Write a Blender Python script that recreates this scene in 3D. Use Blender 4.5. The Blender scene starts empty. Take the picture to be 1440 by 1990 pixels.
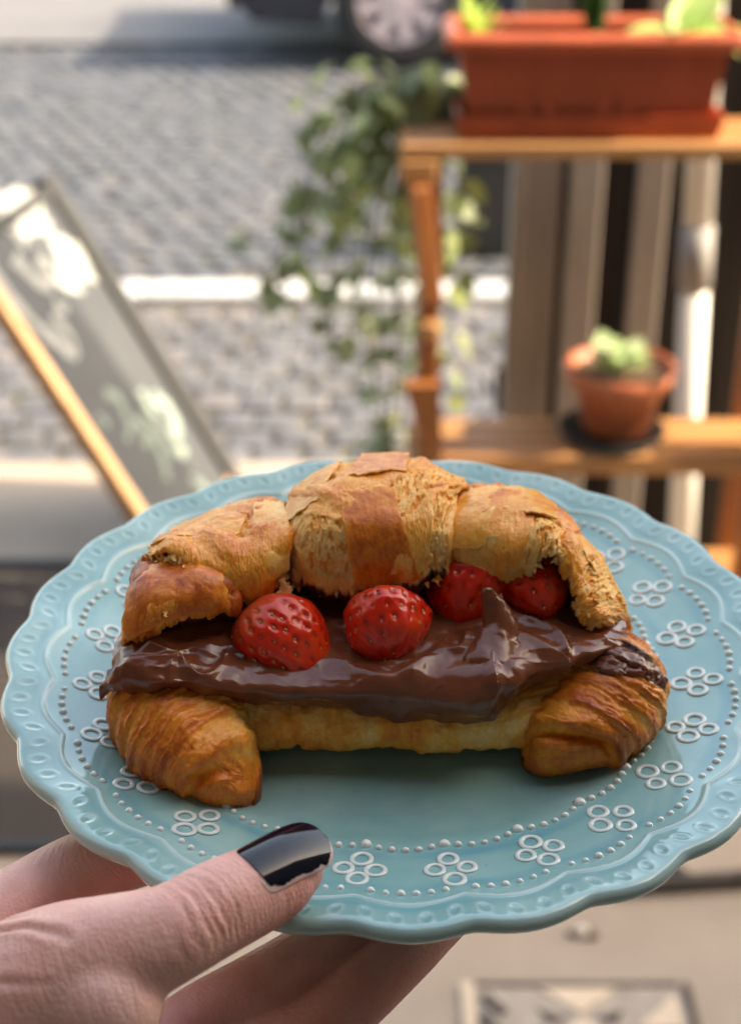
import bpy, bmesh, math, random
import numpy as np
from mathutils import Matrix, Vector

R = math.radians
rnd = random.Random(7)
SC = bpy.context.scene
COL = SC.collection

# ------------------------------------------------------------------ camera, sky, sun, exposure
cam_d = bpy.data.cameras.new('camera')
cam = bpy.data.objects.new('camera', cam_d); COL.objects.link(cam)
cam.location = (0, 0, 1.5)
cam.rotation_euler = (R(90 - 28), 0, 0)
cam_d.sensor_fit = 'VERTICAL'; cam_d.sensor_height = 24.0
cam_d.lens = 24.0 * 2900 / 1990
cam_d.clip_start = 0.02; cam_d.clip_end = 500
cam_d.dof.use_dof = True
cam_d.dof.focus_distance = 0.350
cam_d.dof.aperture_fstop = 7.9
SC.camera = cam

SUN_EL, SUN_AZ = 38.0, -3.0        # elevation; azimuth measured from +X towards +Y
w = bpy.data.worlds.new('World'); SC.world = w; w.use_nodes = True
nt = w.node_tree; nt.nodes.clear()
sky = nt.nodes.new('ShaderNodeTexSky'); sky.sky_type = 'NISHITA'; sky.sun_disc = False
sky.sun_elevation = R(SUN_EL); sky.sun_rotation = R(90 - SUN_AZ); sky.dust_density = 2.5; sky.air_density = 1.0
bg = nt.nodes.new('ShaderNodeBackground'); bg.inputs['Strength'].default_value = 0.15
out = nt.nodes.new('ShaderNodeOutputWorld')
nt.links.new(sky.outputs[0], bg.inputs[0]); nt.links.new(bg.outputs[0], out.inputs[0])
sun_d = bpy.data.lights.new('sun', 'SUN'); sun_d.energy = 2.0; sun_d.angle = R(0.53); sun_d.color = (1.0, 0.965, 0.92)
sun = bpy.data.objects.new('sun', sun_d); COL.objects.link(sun)
sdir = Vector((math.cos(R(SUN_EL)) * math.cos(R(SUN_AZ)), math.cos(R(SUN_EL)) * math.sin(R(SUN_AZ)), math.sin(R(SUN_EL))))
sun.rotation_euler = sdir.to_track_quat('Z', 'Y').to_euler()
sun.location = (6, 2, 6)
vs = SC.view_settings
vs.view_transform = 'Standard'; vs.look = 'None'; vs.gamma = 1; vs.exposure = 2.5; vs.use_curve_mapping = False
vs.use_white_balance = True; vs.white_balance_temperature = 9000; vs.white_balance_tint = 10
try: SC.cycles.use_denoising = True
except Exception: pass

# ------------------------------------------------------------------ helpers
def tag(o, label=None, cat=None, group=None, kind=None):
    if label: o['label'] = label
    if cat: o['category'] = cat
    if group: o['group'] = group
    if kind: o['kind'] = kind
    return o
def link(name, data, parent=None, loc=None):
    o = bpy.data.objects.new(name, data); COL.objects.link(o)
    if parent is not None: o.parent = parent
    if loc is not None: o.location = loc
    return o
def empty(name, loc=(0, 0, 0), rz=0):
    o = link(name, None); o.location = loc; o.rotation_euler = (0, 0, rz); o.empty_display_size = .05
    return o
def copy_tree(o, parent=None):
    c = o.copy(); COL.objects.link(c)
    if parent is not None: c.parent = parent
    for ch in o.children: copy_tree(ch, c)
    return c
def mesh_np(name, V, Q, mat=None, smooth=True, attrs=None, uv=None):
    """mesh from numpy vertices and an (n,3|4) face array or a list of such arrays"""
    if not isinstance(Q, list): Q = [Q]
    me = bpy.data.meshes.new(name)
    V = np.asarray(V, np.float32); me.vertices.add(len(V)); me.vertices.foreach_set('co', V.ravel())
    loops = np.concatenate([q.ravel() for q in Q]).astype(np.int32)
    tot = np.concatenate([np.full(len(q), q.shape[1]) for q in Q]).astype(np.int32)
    st = np.concatenate([[0], np.cumsum(tot)[:-1]]).astype(np.int32)
    me.loops.add(len(loops)); me.loops.foreach_set('vertex_index', loops)
    me.polygons.add(len(tot)); me.polygons.foreach_set('loop_start', st)
    try: me.polygons.foreach_set('loop_total', tot)
    except Exception: pass
    me.update(calc_edges=True)
    me.polygons.foreach_set('use_smooth', np.full(len(tot), smooth))
    for k, a in (attrs or {}).items():
        at = me.attributes.new(k, 'FLOAT', 'POINT'); at.data.foreach_set('value', np.asarray(a, np.float32).ravel())
    if uv is not None:
        l = me.uv_layers.new(name='uv'); l.data.foreach_set('uv', np.asarray(uv, np.float32)[loops].ravel())
    if mat: me.materials.append(mat)
    me.validate()
    return me
def grid_faces(nu, nv, closeu=False, off=0):
    i = np.arange(nu if closeu else nu - 1); j = np.arange(nv - 1)
    I, J = np.meshgrid(i, j, indexing='ij'); I2 = (I + 1) % nu
    return (np.stack([I * nv + J, I2 * nv + J, I2 * nv + J + 1, I * nv + J + 1], -1).reshape(-1, 4) + off).astype(np.int32)
def sstep(a, b, x):
    t = np.clip((x - a) / (b - a), 0, 1); return t * t * (3 - 2 * t)
def _h(ix, iy, iz, seed):
    n = (ix.astype(np.int64) * 374761393 + iy.astype(np.int64) * 668265263 + iz.astype(np.int64) * 2147483647 + seed * 974634541) & 0xFFFFFFFF
    n = ((n ^ (n >> 13)) * 1274126177) & 0xFFFFFFFF
    n = ((n ^ (n >> 16)) * 2246822519) & 0xFFFFFFFF
    return ((n ^ (n >> 15)) & 0xFFFFFF) / float(0xFFFFFF)
def vn(p, seed=0):
    """value noise, -1..1"""
    p = np.asarray(p, float)
    if p.shape[-1] == 2: p = np.concatenate([p, np.zeros(p.shape[:-1] + (1,))], -1)
    i = np.floor(p).astype(np.int64); f = p - i; f = f * f * f * (f * (f * 6 - 15) + 10); r = 0
    for a in (0, 1):
        for b in (0, 1):
            for c in (0, 1):
                wgt = (f[..., 0] if a else 1 - f[..., 0]) * (f[..., 1] if b else 1 - f[..., 1]) * (f[..., 2] if c else 1 - f[..., 2])
                r = r + wgt * _h(i[..., 0] + a, i[..., 1] + b, i[..., 2] + c, seed)
    return r * 2 - 1
def fbm(p, octv=4, seed=0, gain=.5):
    p = np.asarray(p, float); r = 0; a = 1.; s = 0
    for k in range(octv):
        r = r + a * vn(p * (2 ** k) + 17.3 * k, seed + k); s += a; a *= gain
    return r / s
def ridged(p, octv=3, seed=0):
    p = np.asarray(p, float); r = 0; a = 1.; s = 0
    for k in range(octv):
        r = r + a * (1 - np.abs(vn(p * (2 ** k) + 9.1 * k, seed + k))); s += a; a *= .5
    return r / s
def crom(P, n):
    """Catmull-Rom through P (m,...) sampled at n points along axis 0"""
    P = np.asarray(P, float); m = len(P)
    t = np.linspace(0, m - 1, n); i = np.clip(np.floor(t).astype(int), 0, m - 2); f = (t - i).reshape((-1,) + (1,) * (P.ndim - 1))
    E = np.concatenate([2 * P[:1] - P[1:2], P, 2 * P[-1:] - P[-2:-1]], 0)
    a, b, c, d = E[i], E[i + 1], E[i + 2], E[i + 3]
    return .5 * (2 * b + (c - a) * f + (2 * a - 5 * b + 4 * c - d) * f ** 2 + (3 * b - a - 3 * c + d) * f ** 3)
def net(P, nu, nv):
    return crom(crom(P, nu).swapaxes(0, 1), nv).swapaxes(0, 1)
def gnormals(G):
    du = np.gradient(G, axis=0); dv = np.gradient(G, axis=1)
    n = np.cross(du, dv); return n / (np.linalg.norm(n, axis=-1, keepdims=True) + 1e-12)
def sweep_np(P, rads, ns=24, n=40, flat=None, up=(0, 0, 1)):
    """tube through points P with (a,b) radii per point; rounded ends. returns verts, faces"""
    P = np.asarray(P, float); rads = np.asarray(rads, float)
    if rads.ndim == 1: rads = np.stack([rads, rads], -1)
    C = crom(P, n); Rr = np.maximum(crom(rads, n), 1e-4)
    T = np.gradient(C, axis=0); T /= np.linalg.norm(T, axis=1, keepdims=True) + 1e-12
    U = np.asarray(up, float) - T * (T @ np.asarray(up, float))[:, None]; U /= np.linalg.norm(U, axis=1, keepdims=True) + 1e-9
    S = np.cross(T, U)
    rings = []; 
    def ring(c, s, u, r): 
        a = np.linspace(0, 2 * np.pi, ns, endpoint=False)[:, None]
        return c + np.cos(a) * s * r[0] + np.sin(a) * u * r[1]
    for e in (0, n - 1):
        pass
    for k in range(5):
        a = (k + .5) / 5 * np.pi / 2; rings.append(ring(C[0] - T[0] * np.cos(a) * Rr[0].mean(), S[0], U[0], Rr[0] * np.sin(a)))
    for k in range(n): rings.append(ring(C[k], S[k], U[k], Rr[k]))
    for k in range(5):
        a = (4.5 - k) / 5 * np.pi / 2; rings.append(ring(C[-1] + T[-1] * np.cos(a) * Rr[-1].mean(), S[-1], U[-1], Rr[-1] * np.sin(a)))
    V = np.concatenate(rings, 0); m = len(rings)
    i = np.arange(m - 1); j = np.arange(ns); I, J = np.meshgrid(i, j, indexing='ij'); J2 = (J + 1) % ns
    Q = np.stack([I * ns + J, I * ns + J2, (I + 1) * ns + J2, (I + 1) * ns + J], -1).reshape(-1, 4)
    V = np.concatenate([V, rings[0].mean(0)[None], rings[-1].mean(0)[None]], 0); a0, a1 = len(V) - 2, len(V) - 1
    jj = np.arange(ns); t0 = np.stack([np.full(ns, a0), (jj + 1) % ns, jj], -1); o = (m - 1) * ns; t1 = np.stack([np.full(ns, a1), o + jj, o + (jj + 1) % ns], -1)
    return V, [Q.astype(np.int32), np.concatenate([t0, t1]).astype(np.int32)]
class MB:
    """collects boxes, prisms, tubes into one bmesh"""
    def __init__(s): s.bm = bmesh.new()
    def box(s, c, d, rot=None, bev=0):
        r = bmesh.ops.create_cube(s.bm, size=1); vv = r['verts']
        for v in vv: v.co = Vector((v.co.x * d[0], v.co.y * d[1], v.co.z * d[2]))
        if bev:
            es = list({e for v in vv for e in v.link_edges})
            bb = bmesh.ops.bevel(s.bm, geom=es, offset=bev, segments=1, affect='EDGES'); vv = list({v for f in bb['faces'] for v in f.verts} | {v for v in vv if v.is_valid})
        M = (rot or Matrix.Identity(3)).to_4x4()
        for v in vv: v.co = M @ v.co + Vector(c)
        return s
    def prism(s, poly, axis, a, b):
        """extrude a 2D polygon along axis 'x','y','z' from a to b"""
        f = {'x': lambda p, t: (t, p[0], p[1]), 'y': lambda p, t: (p[0], t, p[1]), 'z': lambda p, t: (p[0], p[1], t)}[axis]
        A = [s.bm.verts.new(f(p, a)) for p in poly]; B = [s.bm.verts.new(f(p, b)) for p in poly]; n = len(poly)
        s.bm.faces.new(A); s.bm.faces.new(B[::-1])
        for i in range(n): s.bm.faces.new((A[i], B[i], B[(i + 1) % n], A[(i + 1) % n]))
        return s
    def bar(s, p, q, w, d, bev=0):
        p, q = Vector(p), Vector(q); z = (q - p); L = z.length; rot = z.to_track_quat('Z', 'Y').to_matrix()
        return s.box((p + q) / 2, (w, d, L), rot, bev)
    def tube(s, pts, rads, ns=10):
        V, Q = sweep_np(pts, rads, ns, max(2, len(pts) * 3)); vs_ = [s.bm.verts.new(v) for v in V]
        for q in Q:
            for f in q:
                try: s.bm.faces.new([vs_[i] for i in f])
                except ValueError: pass
        return s
    def lathe(s, prof, c=(0, 0, 0), ns=32, cap=True):
        rr = []
        for r_, z_ in prof: rr.append([s.bm.verts.new((c[0] + r_ * math.cos(2 * math.pi * k / ns), c[1] + r_ * math.sin(2 * math.pi * k / ns), c[2] + z_)) for k in range(ns)])
        for a, b in zip(rr, rr[1:]):
            for k in range(ns): s.bm.faces.new((a[k], a[(k + 1) % ns], b[(k + 1) % ns], b[k]))
        if cap: s.bm.faces.new(rr[0][::-1]); s.bm.faces.new(rr[-1])
        return s
    def mesh(s, name, mat=None, smooth=False):
        bmesh.ops.recalc_face_normals(s.bm, faces=s.bm.faces)
        me = bpy.data.meshes.new(name); s.bm.to_mesh(me); s.bm.free()
        if smooth: me.polygons.foreach_set('use_smooth', np.full(len(me.polygons), True))
        if mat: me.materials.append(mat)
        return me
    def obj(s, name, mat=None, parent=None, loc=None, smooth=False):
        return link(name, s.mesh(name, mat, smooth), parent, loc)

# ------------------------------------------------------------------ materials
class NT:
    def __init__(s, name):
        s.m = bpy.data.materials.new(name); s.m.use_nodes = True; s.t = s.m.node_tree; s.n = s.t.nodes; s.l = s.t.links
        s.b = s.n['Principled BSDF']
    def N(s, typ, **kw):
        n = s.n.new('ShaderNode' + typ)
        for k, v in kw.items():
            if k in n.inputs.keys(): s.put(n.inputs[k], v)
            else: setattr(n, k, v)
        return n
    def put(s, sock, v):
        if hasattr(v, 'links') or isinstance(v, bpy.types.NodeSocket): s.l.new(v, sock)
        else: sock.default_value = v
    def set(s, **kw):
        for k, v in kw.items(): s.put(s.b.inputs[k.replace('_', ' ')], v)
        return s
    def co(s, kind='Object', scale=(1, 1, 1)):
        tc = s.n.new('ShaderNodeTexCoord'); mp = s.n.new('ShaderNodeMapping'); mp.inputs['Scale'].default_value = scale
        s.l.new(tc.outputs[kind], mp.inputs['Vector']); return mp.outputs[0]
    def noise(s, vec, scale, detail=4, rough=.55, out='Fac', dist=0):
        n = s.N('TexNoise', Scale=scale, Detail=detail, Roughness=rough, Distortion=dist); s.l.new(vec, n.inputs['Vector']); return n.outputs[out]
    def voro(s, vec, scale, feature='F1', out='Distance', rnd_=1):
        n = s.n.new('ShaderNodeTexVoronoi'); n.feature = feature; n.inputs['Scale'].default_value = scale; n.inputs['Randomness'].default_value = rnd_; s.l.new(vec, n.inputs['Vector']); return n.outputs[out]
    def ramp(s, fac, stops, interp='LINEAR'):
        n = s.n.new('ShaderNodeValToRGB'); n.color_ramp.interpolation = interp; e = n.color_ramp.elements
        while len(e) < len(stops): e.new(.5)
        for el, (p, c) in zip(e, stops): el.position = p; el.color = (*c, 1) if len(c) == 3 else c
        s.l.new(fac, n.inputs[0]); return n.outputs[0]
    def mix(s, f, a, b, typ='MIX'):
        n = s.n.new('ShaderNodeMix'); n.data_type = 'RGBA'; n.blend_type = typ
        for i, v in ((0, f), (6, a), (7, b)):
            if isinstance(v, tuple) and len(v) == 3: v = (*v, 1)
            s.put(n.inputs[i], v)
        return n.outputs[2]
    def math(s, op, a, b=0., c=None, clamp=False):
        n = s.n.new('ShaderNodeMath'); n.operation = op; n.use_clamp = clamp; s.put(n.inputs[0], a); s.put(n.inputs[1], b)
        if c is not None: s.put(n.inputs[2], c)
        return n.outputs[0]
    def attr(s, name):
        n = s.n.new('ShaderNodeAttribute'); n.attribute_name = name; return n.outputs['Fac']
    def bump(s, h, strength=.3, dist=.001, normal=None):
        n = s.n.new('ShaderNodeBump'); n.inputs['Strength'].default_value = strength; n.inputs['Distance'].default_value = dist; s.l.new(h, n.inputs['Height'])
        if normal is not None: s.l.new(normal, n.inputs['Normal'])
        s.l.new(n.outputs[0], s.b.inputs['Normal']); return n.outputs[0]
    def objrand(s):
        return s.n.new('ShaderNodeObjectInfo').outputs['Random']
def simple(name, col, rough=.6, noise_scale=30, var=.25, bump=.2, bdist=.002, metal=0, stretch=(1, 1, 1), per_obj=0, spec=.5):
    m = NT(name); v = m.co('Object', stretch); f = m.noise(v, noise_scale, 5, .6)
    d = tuple(max(0, c * (1 - var)) for c in col); l = tuple(min(1, c * (1 + var)) for c in col)
    c = m.ramp(f, [(.3, d), (.7, l)])
    if per_obj:
        c = m.mix(per_obj, c, m.ramp(m.objrand(), [(0, tuple(x * .55 for x in col)), (1, tuple(min(1, x * 1.5) for x in col))]))
    m.set(Base_Color=c, Roughness=rough, Metallic=metal); m.b.inputs['Specular IOR Level'].default_value = spec
    if bump: m.bump(f, bump, bdist)
    return m.m
# ------------------------------------------------------------------ setting: ground, pavement, road, added shade walls
M = {}
M['earth'] = simple('earth', (.16, .15, .14), .95, 8)
def pavement_mat():
    m = NT('pavement_concrete'); v = m.co('Object')
    a = m.noise(v, 3, 6, .6); b = m.noise(v, 180, 3, .7); c = m.voro(v, 260)
    col = m.ramp(a, [(.25, (.31, .245, .19)), (.55, (.40, .325, .26)), (.8, (.47, .39, .315))])
    col = m.mix(m.math('MULTIPLY', b, .5), col, (.20, .175, .15)); 
    st = m.ramp(m.noise(v, 7, 3), [(.6, (0, 0, 0)), (.72, (1, 1, 1))]); col = m.mix(m.math('MULTIPLY', st, .35), col, (.17, .15, .13))
    m.set(Base_Color=col, Roughness=.9); m.bump(c, .25, .0015); return m.m
M['pavement'] = pavement_mat()
def cobble_mat():
    m = NT('cobble_granite'); v = m.co('Object'); r = m.objrand()
    g = m.N('NewGeometry'); isl = g.outputs['Random Per Island']
    col = m.ramp(isl, [(0, (.034, .043, .058)), (.35, (.042, .052, .069)), (.6, (.050, .059, .076)), (.85, (.066, .072, .085)), (1, (.045, .054, .071))])
    n = m.noise(v, 60, 4, .65); col = m.mix(.15, col, m.ramp(n, [(.3, (.05, .05, .05)), (.7, (.20, .195, .19))]))
    m.set(Base_Color=col, Roughness=.75); m.bump(n, .4, .003); return m.m
M['cobble'] = cobble_mat()
def cobble_part_mat():
    m = NT('cobble_granite_near'); v = m.co('Object'); r = m.objrand()
    col = m.ramp(r, [(0, (.046, .053, .069)), (.3, (.062, .070, .086)), (.6, (.080, .086, .099)), (.85, (.125, .117, .120)), (1, (.066, .073, .091))])
    n = m.noise(v, 60, 4, .65); col = m.mix(.25, col, m.ramp(n, [(.3, (.06, .06, .06)), (.7, (.28, .26, .25))]))
    m.set(Base_Color=col, Roughness=.75); m.bump(n, .4, .003); return m.m
M['cobble_near'] = cobble_part_mat()
def joint_mat():
    m = NT('sandy_joint'); v = m.co('Object'); n = m.noise(v, 5, 5); f = m.noise(v, 300, 2)
    col = m.ramp(n, [(.35, (.066, .064, .064)), (.55, (.105, .095, .088)), (.66, (.10, .11, .055)), (.75, (.095, .088, .082))])
    m.set(Base_Color=col, Roughness=.95); m.bump(f, .4, .002); return m.m
M['joint'] = joint_mat()

def sheet(name, x0, x1, y0, y1, z, mat, n=1):
    V = []; xs = np.linspace(x0, x1, n + 1); ys = np.linspace(y0, y1, n + 1)
    X, Y = np.meshgrid(xs, ys, indexing='ij'); V = np.stack([X, Y, np.full_like(X, z)], -1).reshape(-1, 3)
    return tag(link(name, mesh_np(name, V, grid_faces(n + 1, n + 1), mat, False)), kind='structure')
sheet('ground', -150, 150, -150, 150, -.06, M['earth'])
pav = sheet('pavement', -9, 9, -.7, 3.06, 0, M['pavement'], 1)
road = sheet('cobbled_road', -9, 9, 3.0, 8.05, -.022, M['joint'], 1)
farp = sheet('far_pavement', -9, 9, 8.05, 14, .0, simple('far_paving', (.118, .117, .122), .9, 2.5, .12), 1)

def stone_verts(lx, ly, r, j=.006):
    """setts: bottom ring, shoulder ring, top ring, slightly domed"""
    V = []
    for f, z in ((1, -.03), (1, .002), (.86, .010)):
        for sx, sy in ((-1, -1), (1, -1), (1, 1), (-1, 1)):
            V.append((sx * lx / 2 * f + r.uniform(-j, j), sy * ly / 2 * f + r.uniform(-j, j), z + (r.uniform(-.002, .002) if z > 0 else 0)))
    V.append((0, 0, .0125)); return V
SQ = [(a, (a + 1) % 4, 4 + (a + 1) % 4, 4 + a) for a in range(4)] + [(4 + a, 4 + (a + 1) % 4, 8 + (a + 1) % 4, 8 + a) for a in range(4)]
ST = [(8 + a, 8 + (a + 1) % 4, 12) for a in range(4)]
protos = []
for k in range(7):
    V = stone_verts(.098, .090, rnd); protos.append(mesh_np('cobblestone', V, [np.array(SQ), np.array(ST)], M['cobble_near'], False))
# near strip in rows along the kerb: single stones
near = []
row = 0; y = 3.115
while y < 4.08:
    x = -1.45 + (row % 2) * .055
    while x < 1.25:
        near.append((x + rnd.uniform(-.010, .010), y + rnd.uniform(-.010, .010))); x += .112
    y += .1045; row += 1
near.sort(key=lambda p: abs(p[0] + .1) * .8 + (p[1] - 3)); 
for k, (x, y) in enumerate(near[:240]):
    o = link('cobblestone', protos[k % 7], road, (x, y, -.0185 + rnd.uniform(-.003, .003))); o.rotation_euler = (rnd.uniform(-.03, .03), rnd.uniform(-.03, .03), rnd.uniform(-.12, .12)); s = rnd.uniform(.82, 1.10); o.scale = (s, s * rnd.uniform(.86, 1.06), 1)
    o['kind'] = 'structure'
# the rest of the road: one mass; beyond the line the rows run askew
V, Qs, Ts = [], [], []
def put_stone(x, y, a):
    b = len(V); c, s = math.cos(a), math.sin(a)
    for vx, vy, vz in stone_verts(.098 * rnd.uniform(.80, 1.12), .09 * rnd.uniform(.82, 1.1), rnd): V.append((x + c * vx - s * vy, y + s * vx + c * vy, vz - .0195))
    Qs.extend([tuple(i + b for i in q) for q in SQ]); Ts.extend([tuple(i + b for i in q) for q in ST])
for x, y in near[240:]: put_stone(x, y, 0)
ang = R(52); ca, sa = math.cos(ang), math.sin(ang)
for i in range(-75, 75):
    for j in range(-75, 75):
        u = i * .112 + (j % 2) * .055; v_ = j * .104
        x, y = ca * u - sa * v_, 6.2 + sa * u + ca * v_
        if 4.38 < y < 8.0 and -3.4 < x < 3.2: put_stone(x + rnd.uniform(-.011, .011), y + rnd.uniform(-.011, .011), ang + rnd.uniform(-.13, .13))
tag(link('cobblestones', mesh_np('cobblestones', V, [np.array(Qs), np.array(Ts)], M['cobble'], False), road), kind='stuff')
# the white line: a row of painted kerb slabs
wl_m = simple('white_road_paint', (.40, .415, .43), .6, 12, .10)
line = sheet('white_line', -4, 4, 4.15, 4.29, -.012, M['joint'])
ks = MB().box((0, 0, 0), (.298, .135, .03), bev=.006).mesh('kerb_slab', wl_m)
for k in range(26):
    o = link('kerb_slab', ks, line, (-3.85 + k * .303, 4.22, -.004 + rnd.uniform(-.002, .002))); o['kind'] = 'structure'

# unseen walls and canopy, added to keep sun and sky fill off the plate
wall_m = simple('shade_wall_plaster', (.13, .115, .10), .9, 4, .1)
wl = tag(empty('added_shade_walls', (0, -.75, 0)), 'dark plaster walls added out of view to shade the plate', 'shade blocker')
MB().box((0, -.15, 2.2), (14, .3, 4.4)).obj('wall', wall_m, wl)
MB().box((4.35, 1.22, 2.6), (2.7, 2.18, 5.2)).obj('added_shade_wing', wall_m, wl)  # added on the sun side so the plate stays in shade
MB().box((-3.6, .80, 2.6), (2.4, 2.9, 5.2)).obj('added_shade_wing', wall_m, wl)  # added to cut the fill light from the left
aw = tag(empty('shade_canopy', (0, -.6, 2.5)), 'dark canvas canopy added out of view to shade the plate', 'shade_canopy')
MB().prism([(0.0, .30), (.86, 0.05), (.86, .065), (0.0, .315)], 'x', -4, 3).obj('canvas', simple('shade_canopy_canvas', (.10, .09, .085), .9, 40, .1), aw)  # added canopy, unseen; blocks the sky over the camera

# ------------------------------------------------------------------ fence on the right, with the white downpipe
def wood_grey():
    m = NT('weathered_board'); v = m.co('Object', (1, 1, .06)); r = m.objrand()
    n = m.noise(v, 90, 5, .65); col = m.ramp(n, [(.25, (.11, .08, .06)), (.55, (.28, .235, .205)), (.8, (.38, .335, .30))])
    col = m.mix(.6, col, m.ramp(r, [(0, (.17, .115, .075)), (.5, (.29, .245, .215)), (1, (.35, .31, .28))])); m.set(Base_Color=col, Roughness=.85); m.bump(n, .4, .003); return m.m
M['board'] = wood_grey()
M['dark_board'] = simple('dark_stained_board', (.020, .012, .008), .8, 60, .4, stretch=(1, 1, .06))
fence = tag(empty('wooden_fence', (.25, 2.63, 0)), 'tall fence of weathered grey brown vertical boards behind the plant stand', 'fence')
x0f = .25
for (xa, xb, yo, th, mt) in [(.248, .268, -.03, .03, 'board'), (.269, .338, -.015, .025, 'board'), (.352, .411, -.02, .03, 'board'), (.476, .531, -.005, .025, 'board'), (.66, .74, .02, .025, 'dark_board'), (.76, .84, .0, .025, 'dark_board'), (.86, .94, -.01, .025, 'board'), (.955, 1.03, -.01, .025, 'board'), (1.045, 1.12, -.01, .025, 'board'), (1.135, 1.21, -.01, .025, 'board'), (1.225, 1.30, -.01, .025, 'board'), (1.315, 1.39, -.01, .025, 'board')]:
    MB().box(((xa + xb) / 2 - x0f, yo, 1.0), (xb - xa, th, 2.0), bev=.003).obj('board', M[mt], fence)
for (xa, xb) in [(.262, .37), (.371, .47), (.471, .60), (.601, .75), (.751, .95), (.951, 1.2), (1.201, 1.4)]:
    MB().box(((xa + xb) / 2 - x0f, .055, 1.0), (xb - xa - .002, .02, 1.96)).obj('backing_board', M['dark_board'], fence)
for z in (.35, 1.6): MB().box((.57, .035, z), (1.16, .018, .09)).obj('rail', M['dark_board'], fence)
pipe = tag(empty('white_downpipe', (.575, 2.55, 0)), 'white painted downpipe standing upright against the dark fence boards', 'pipe')
pm = simple('white_pipe_paint', (.80, .79, .76), .45, 10, .06, bump=.05); pg = simple('pipe_shadow_grey', (.30, .29, .29), .6, 20, .15)  # the grey paints a shadowed stretch of the white pipe
def tilt(o): o.rotation_euler = (0, R(-3.0), 0); return o
tilt(MB().lathe([(.026, 0), (.026, .60)], ns=20).obj('lower_pipe', pm, pipe, (.036, 0, 0), True)); tilt(MB().lathe([(.030, 0), (.030, .115)], ns=20).obj('shadow_band', pg, pipe, (.004, 0, .60), True)); tilt(MB().lathe([(.026, 0), (.026, 1.25)], ns=20).obj('upper_pipe', pm, pipe, (-.002, 0, .715), True))

# ------------------------------------------------------------------ black bin on the road edge
bn = tag(empty('black_bin', (.365, 4.62, 0)), 'small black box bin seen between the plant stand and the fence', 'bin')
bk = simple('black_plastic', (.012, .012, .013), .5, 30, .2)
MB().prism([(-.09, 0), (.09, 0), (.10, .36), (-.10, .36)], 'y', -.08, .08).obj('body', bk, bn); MB().box((0, 0, .372), (.22, .18, .022), bev=.006).obj('lid', bk, bn)

# ------------------------------------------------------------------ parked car across the road
car = tag(empty('parked_car', (-.66, 7.36, 0)), 'dark blue car parked across the cobbled road, seen low at its front wheel', 'car')
cp = NT('dark_blue_car_paint'); cp.set(Base_Color=(.008, .011, .022, 1), Roughness=.25, Coat_Weight=.6); cp = cp.m
rub = simple('tyre_rubber', (.018, .018, .02), .85, 60, .2); alloy = simple('alloy_rim', (.50, .43, .46), .4, 20, .15, bump=0, metal=.1); glassm = NT('car_window'); glassm.set(Base_Color=(.01, .012, .015, 1), Roughness=.08); glassm = glassm.m
def arch(cx, r, n=9): return [(cx + r * math.cos(math.pi * (1 - k / (n - 1))), .20 + r * math.sin(math.pi * (1 - k / (n - 1)))) for k in range(n)]
prof = [(.02, .30), (.10, .22), (.38, .20)] + arch(.80, .37) + [(1.3, .19), (2.9, .19)] + arch(3.42, .37) + [(3.95, .22), (4.15, .32), (4.18, .62), (4.10, .88), (3.6, .95), (1.15, .93), (.45, .82), (.08, .66), (0, .50)]
bd = MB().prism(prof, 'y', .03, 1.72); bmesh.ops.bevel(bd.bm, geom=[e for e in bd.bm.edges if abs(e.verts[0].co.y - e.verts[1].co.y) < 1e-5], offset=.035, segments=2, affect='EDGES'); bd.obj('body', cp, car)
MB().prism([(1.2, .93), (1.85, 1.40), (3.1, 1.42), (3.85, .95)], 'y', .16, 1.59).obj('cabin', cp, car)
for poly in ([(1.42, .97), (1.90, 1.34), (2.35, 1.36), (2.35, .97)], [(2.42, .97), (2.42, 1.36), (3.05, 1.36), (3.55, .98)]): MB().prism(poly, 'y', .150, .166).obj('window', glassm, car)
for cx in (.80, 3.42):
    for yy in (.10, 1.65):
        wh = link('wheel', MB().tube([(.0, .10 if yy < 1 else -.10, 0), (0, .12 if yy < 1 else -.12, 0)], [.1, .1], 12).mesh('wheel', rub), car, (cx, yy, .32))
        t = MB(); prof_t = [(.205, -.09), (.27, -.10), (.315, -.075), (.32, 0), (.315, .075), (.27, .10), (.205, .09)]
        ob = t.lathe(prof_t, ns=36, cap=False).obj('tyre', rub, wh, None, True); ob.rotation_euler = (R(90), 0, 0)
        rm = MB(); sgn = -1 if yy < 1 else 1
        rm.lathe([(.225, -.02), (.225, .07), (.205, .085), (.19, .02)], ns=30); rm.lathe([(.05, .05), (.05, .085), (.02, .09)], ns=16)
        for k in range(8):
            a = 2 * math.pi * k / 8 + .2
            rm.bar((.04 * math.cos(a), .04 * math.sin(a), .07), (.2 * math.cos(a), .2 * math.sin(a), .075), .05, .02)
        ob = rm.obj('rim', alloy, wh); ob.rotation_euler = (R(90) if yy < 1 else R(-90), 0, 0)
        dk = MB().lathe([(.2, -.01), (.2, .0)], ns=24).obj('brake_disc', rub, wh); dk.rotation_euler = (R(90), 0, 0)
hl = simple('headlamp_glass', (.6, .62, .65), .1, 5, .05, bump=0)
for yy in (.22, 1.53): MB().box((.10, yy, .62), (.14, .26, .12), bev=.03).obj('headlight', hl, car)
MB().box((.0, .875, .33), (.06, 1.5, .14), bev=.02).obj('bumper', bk, car)
for xx in (1.75, 2.75): MB().box((xx, .022, .80), (.16, .02, .025), bev=.006).obj('handle', cp, car)

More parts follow.
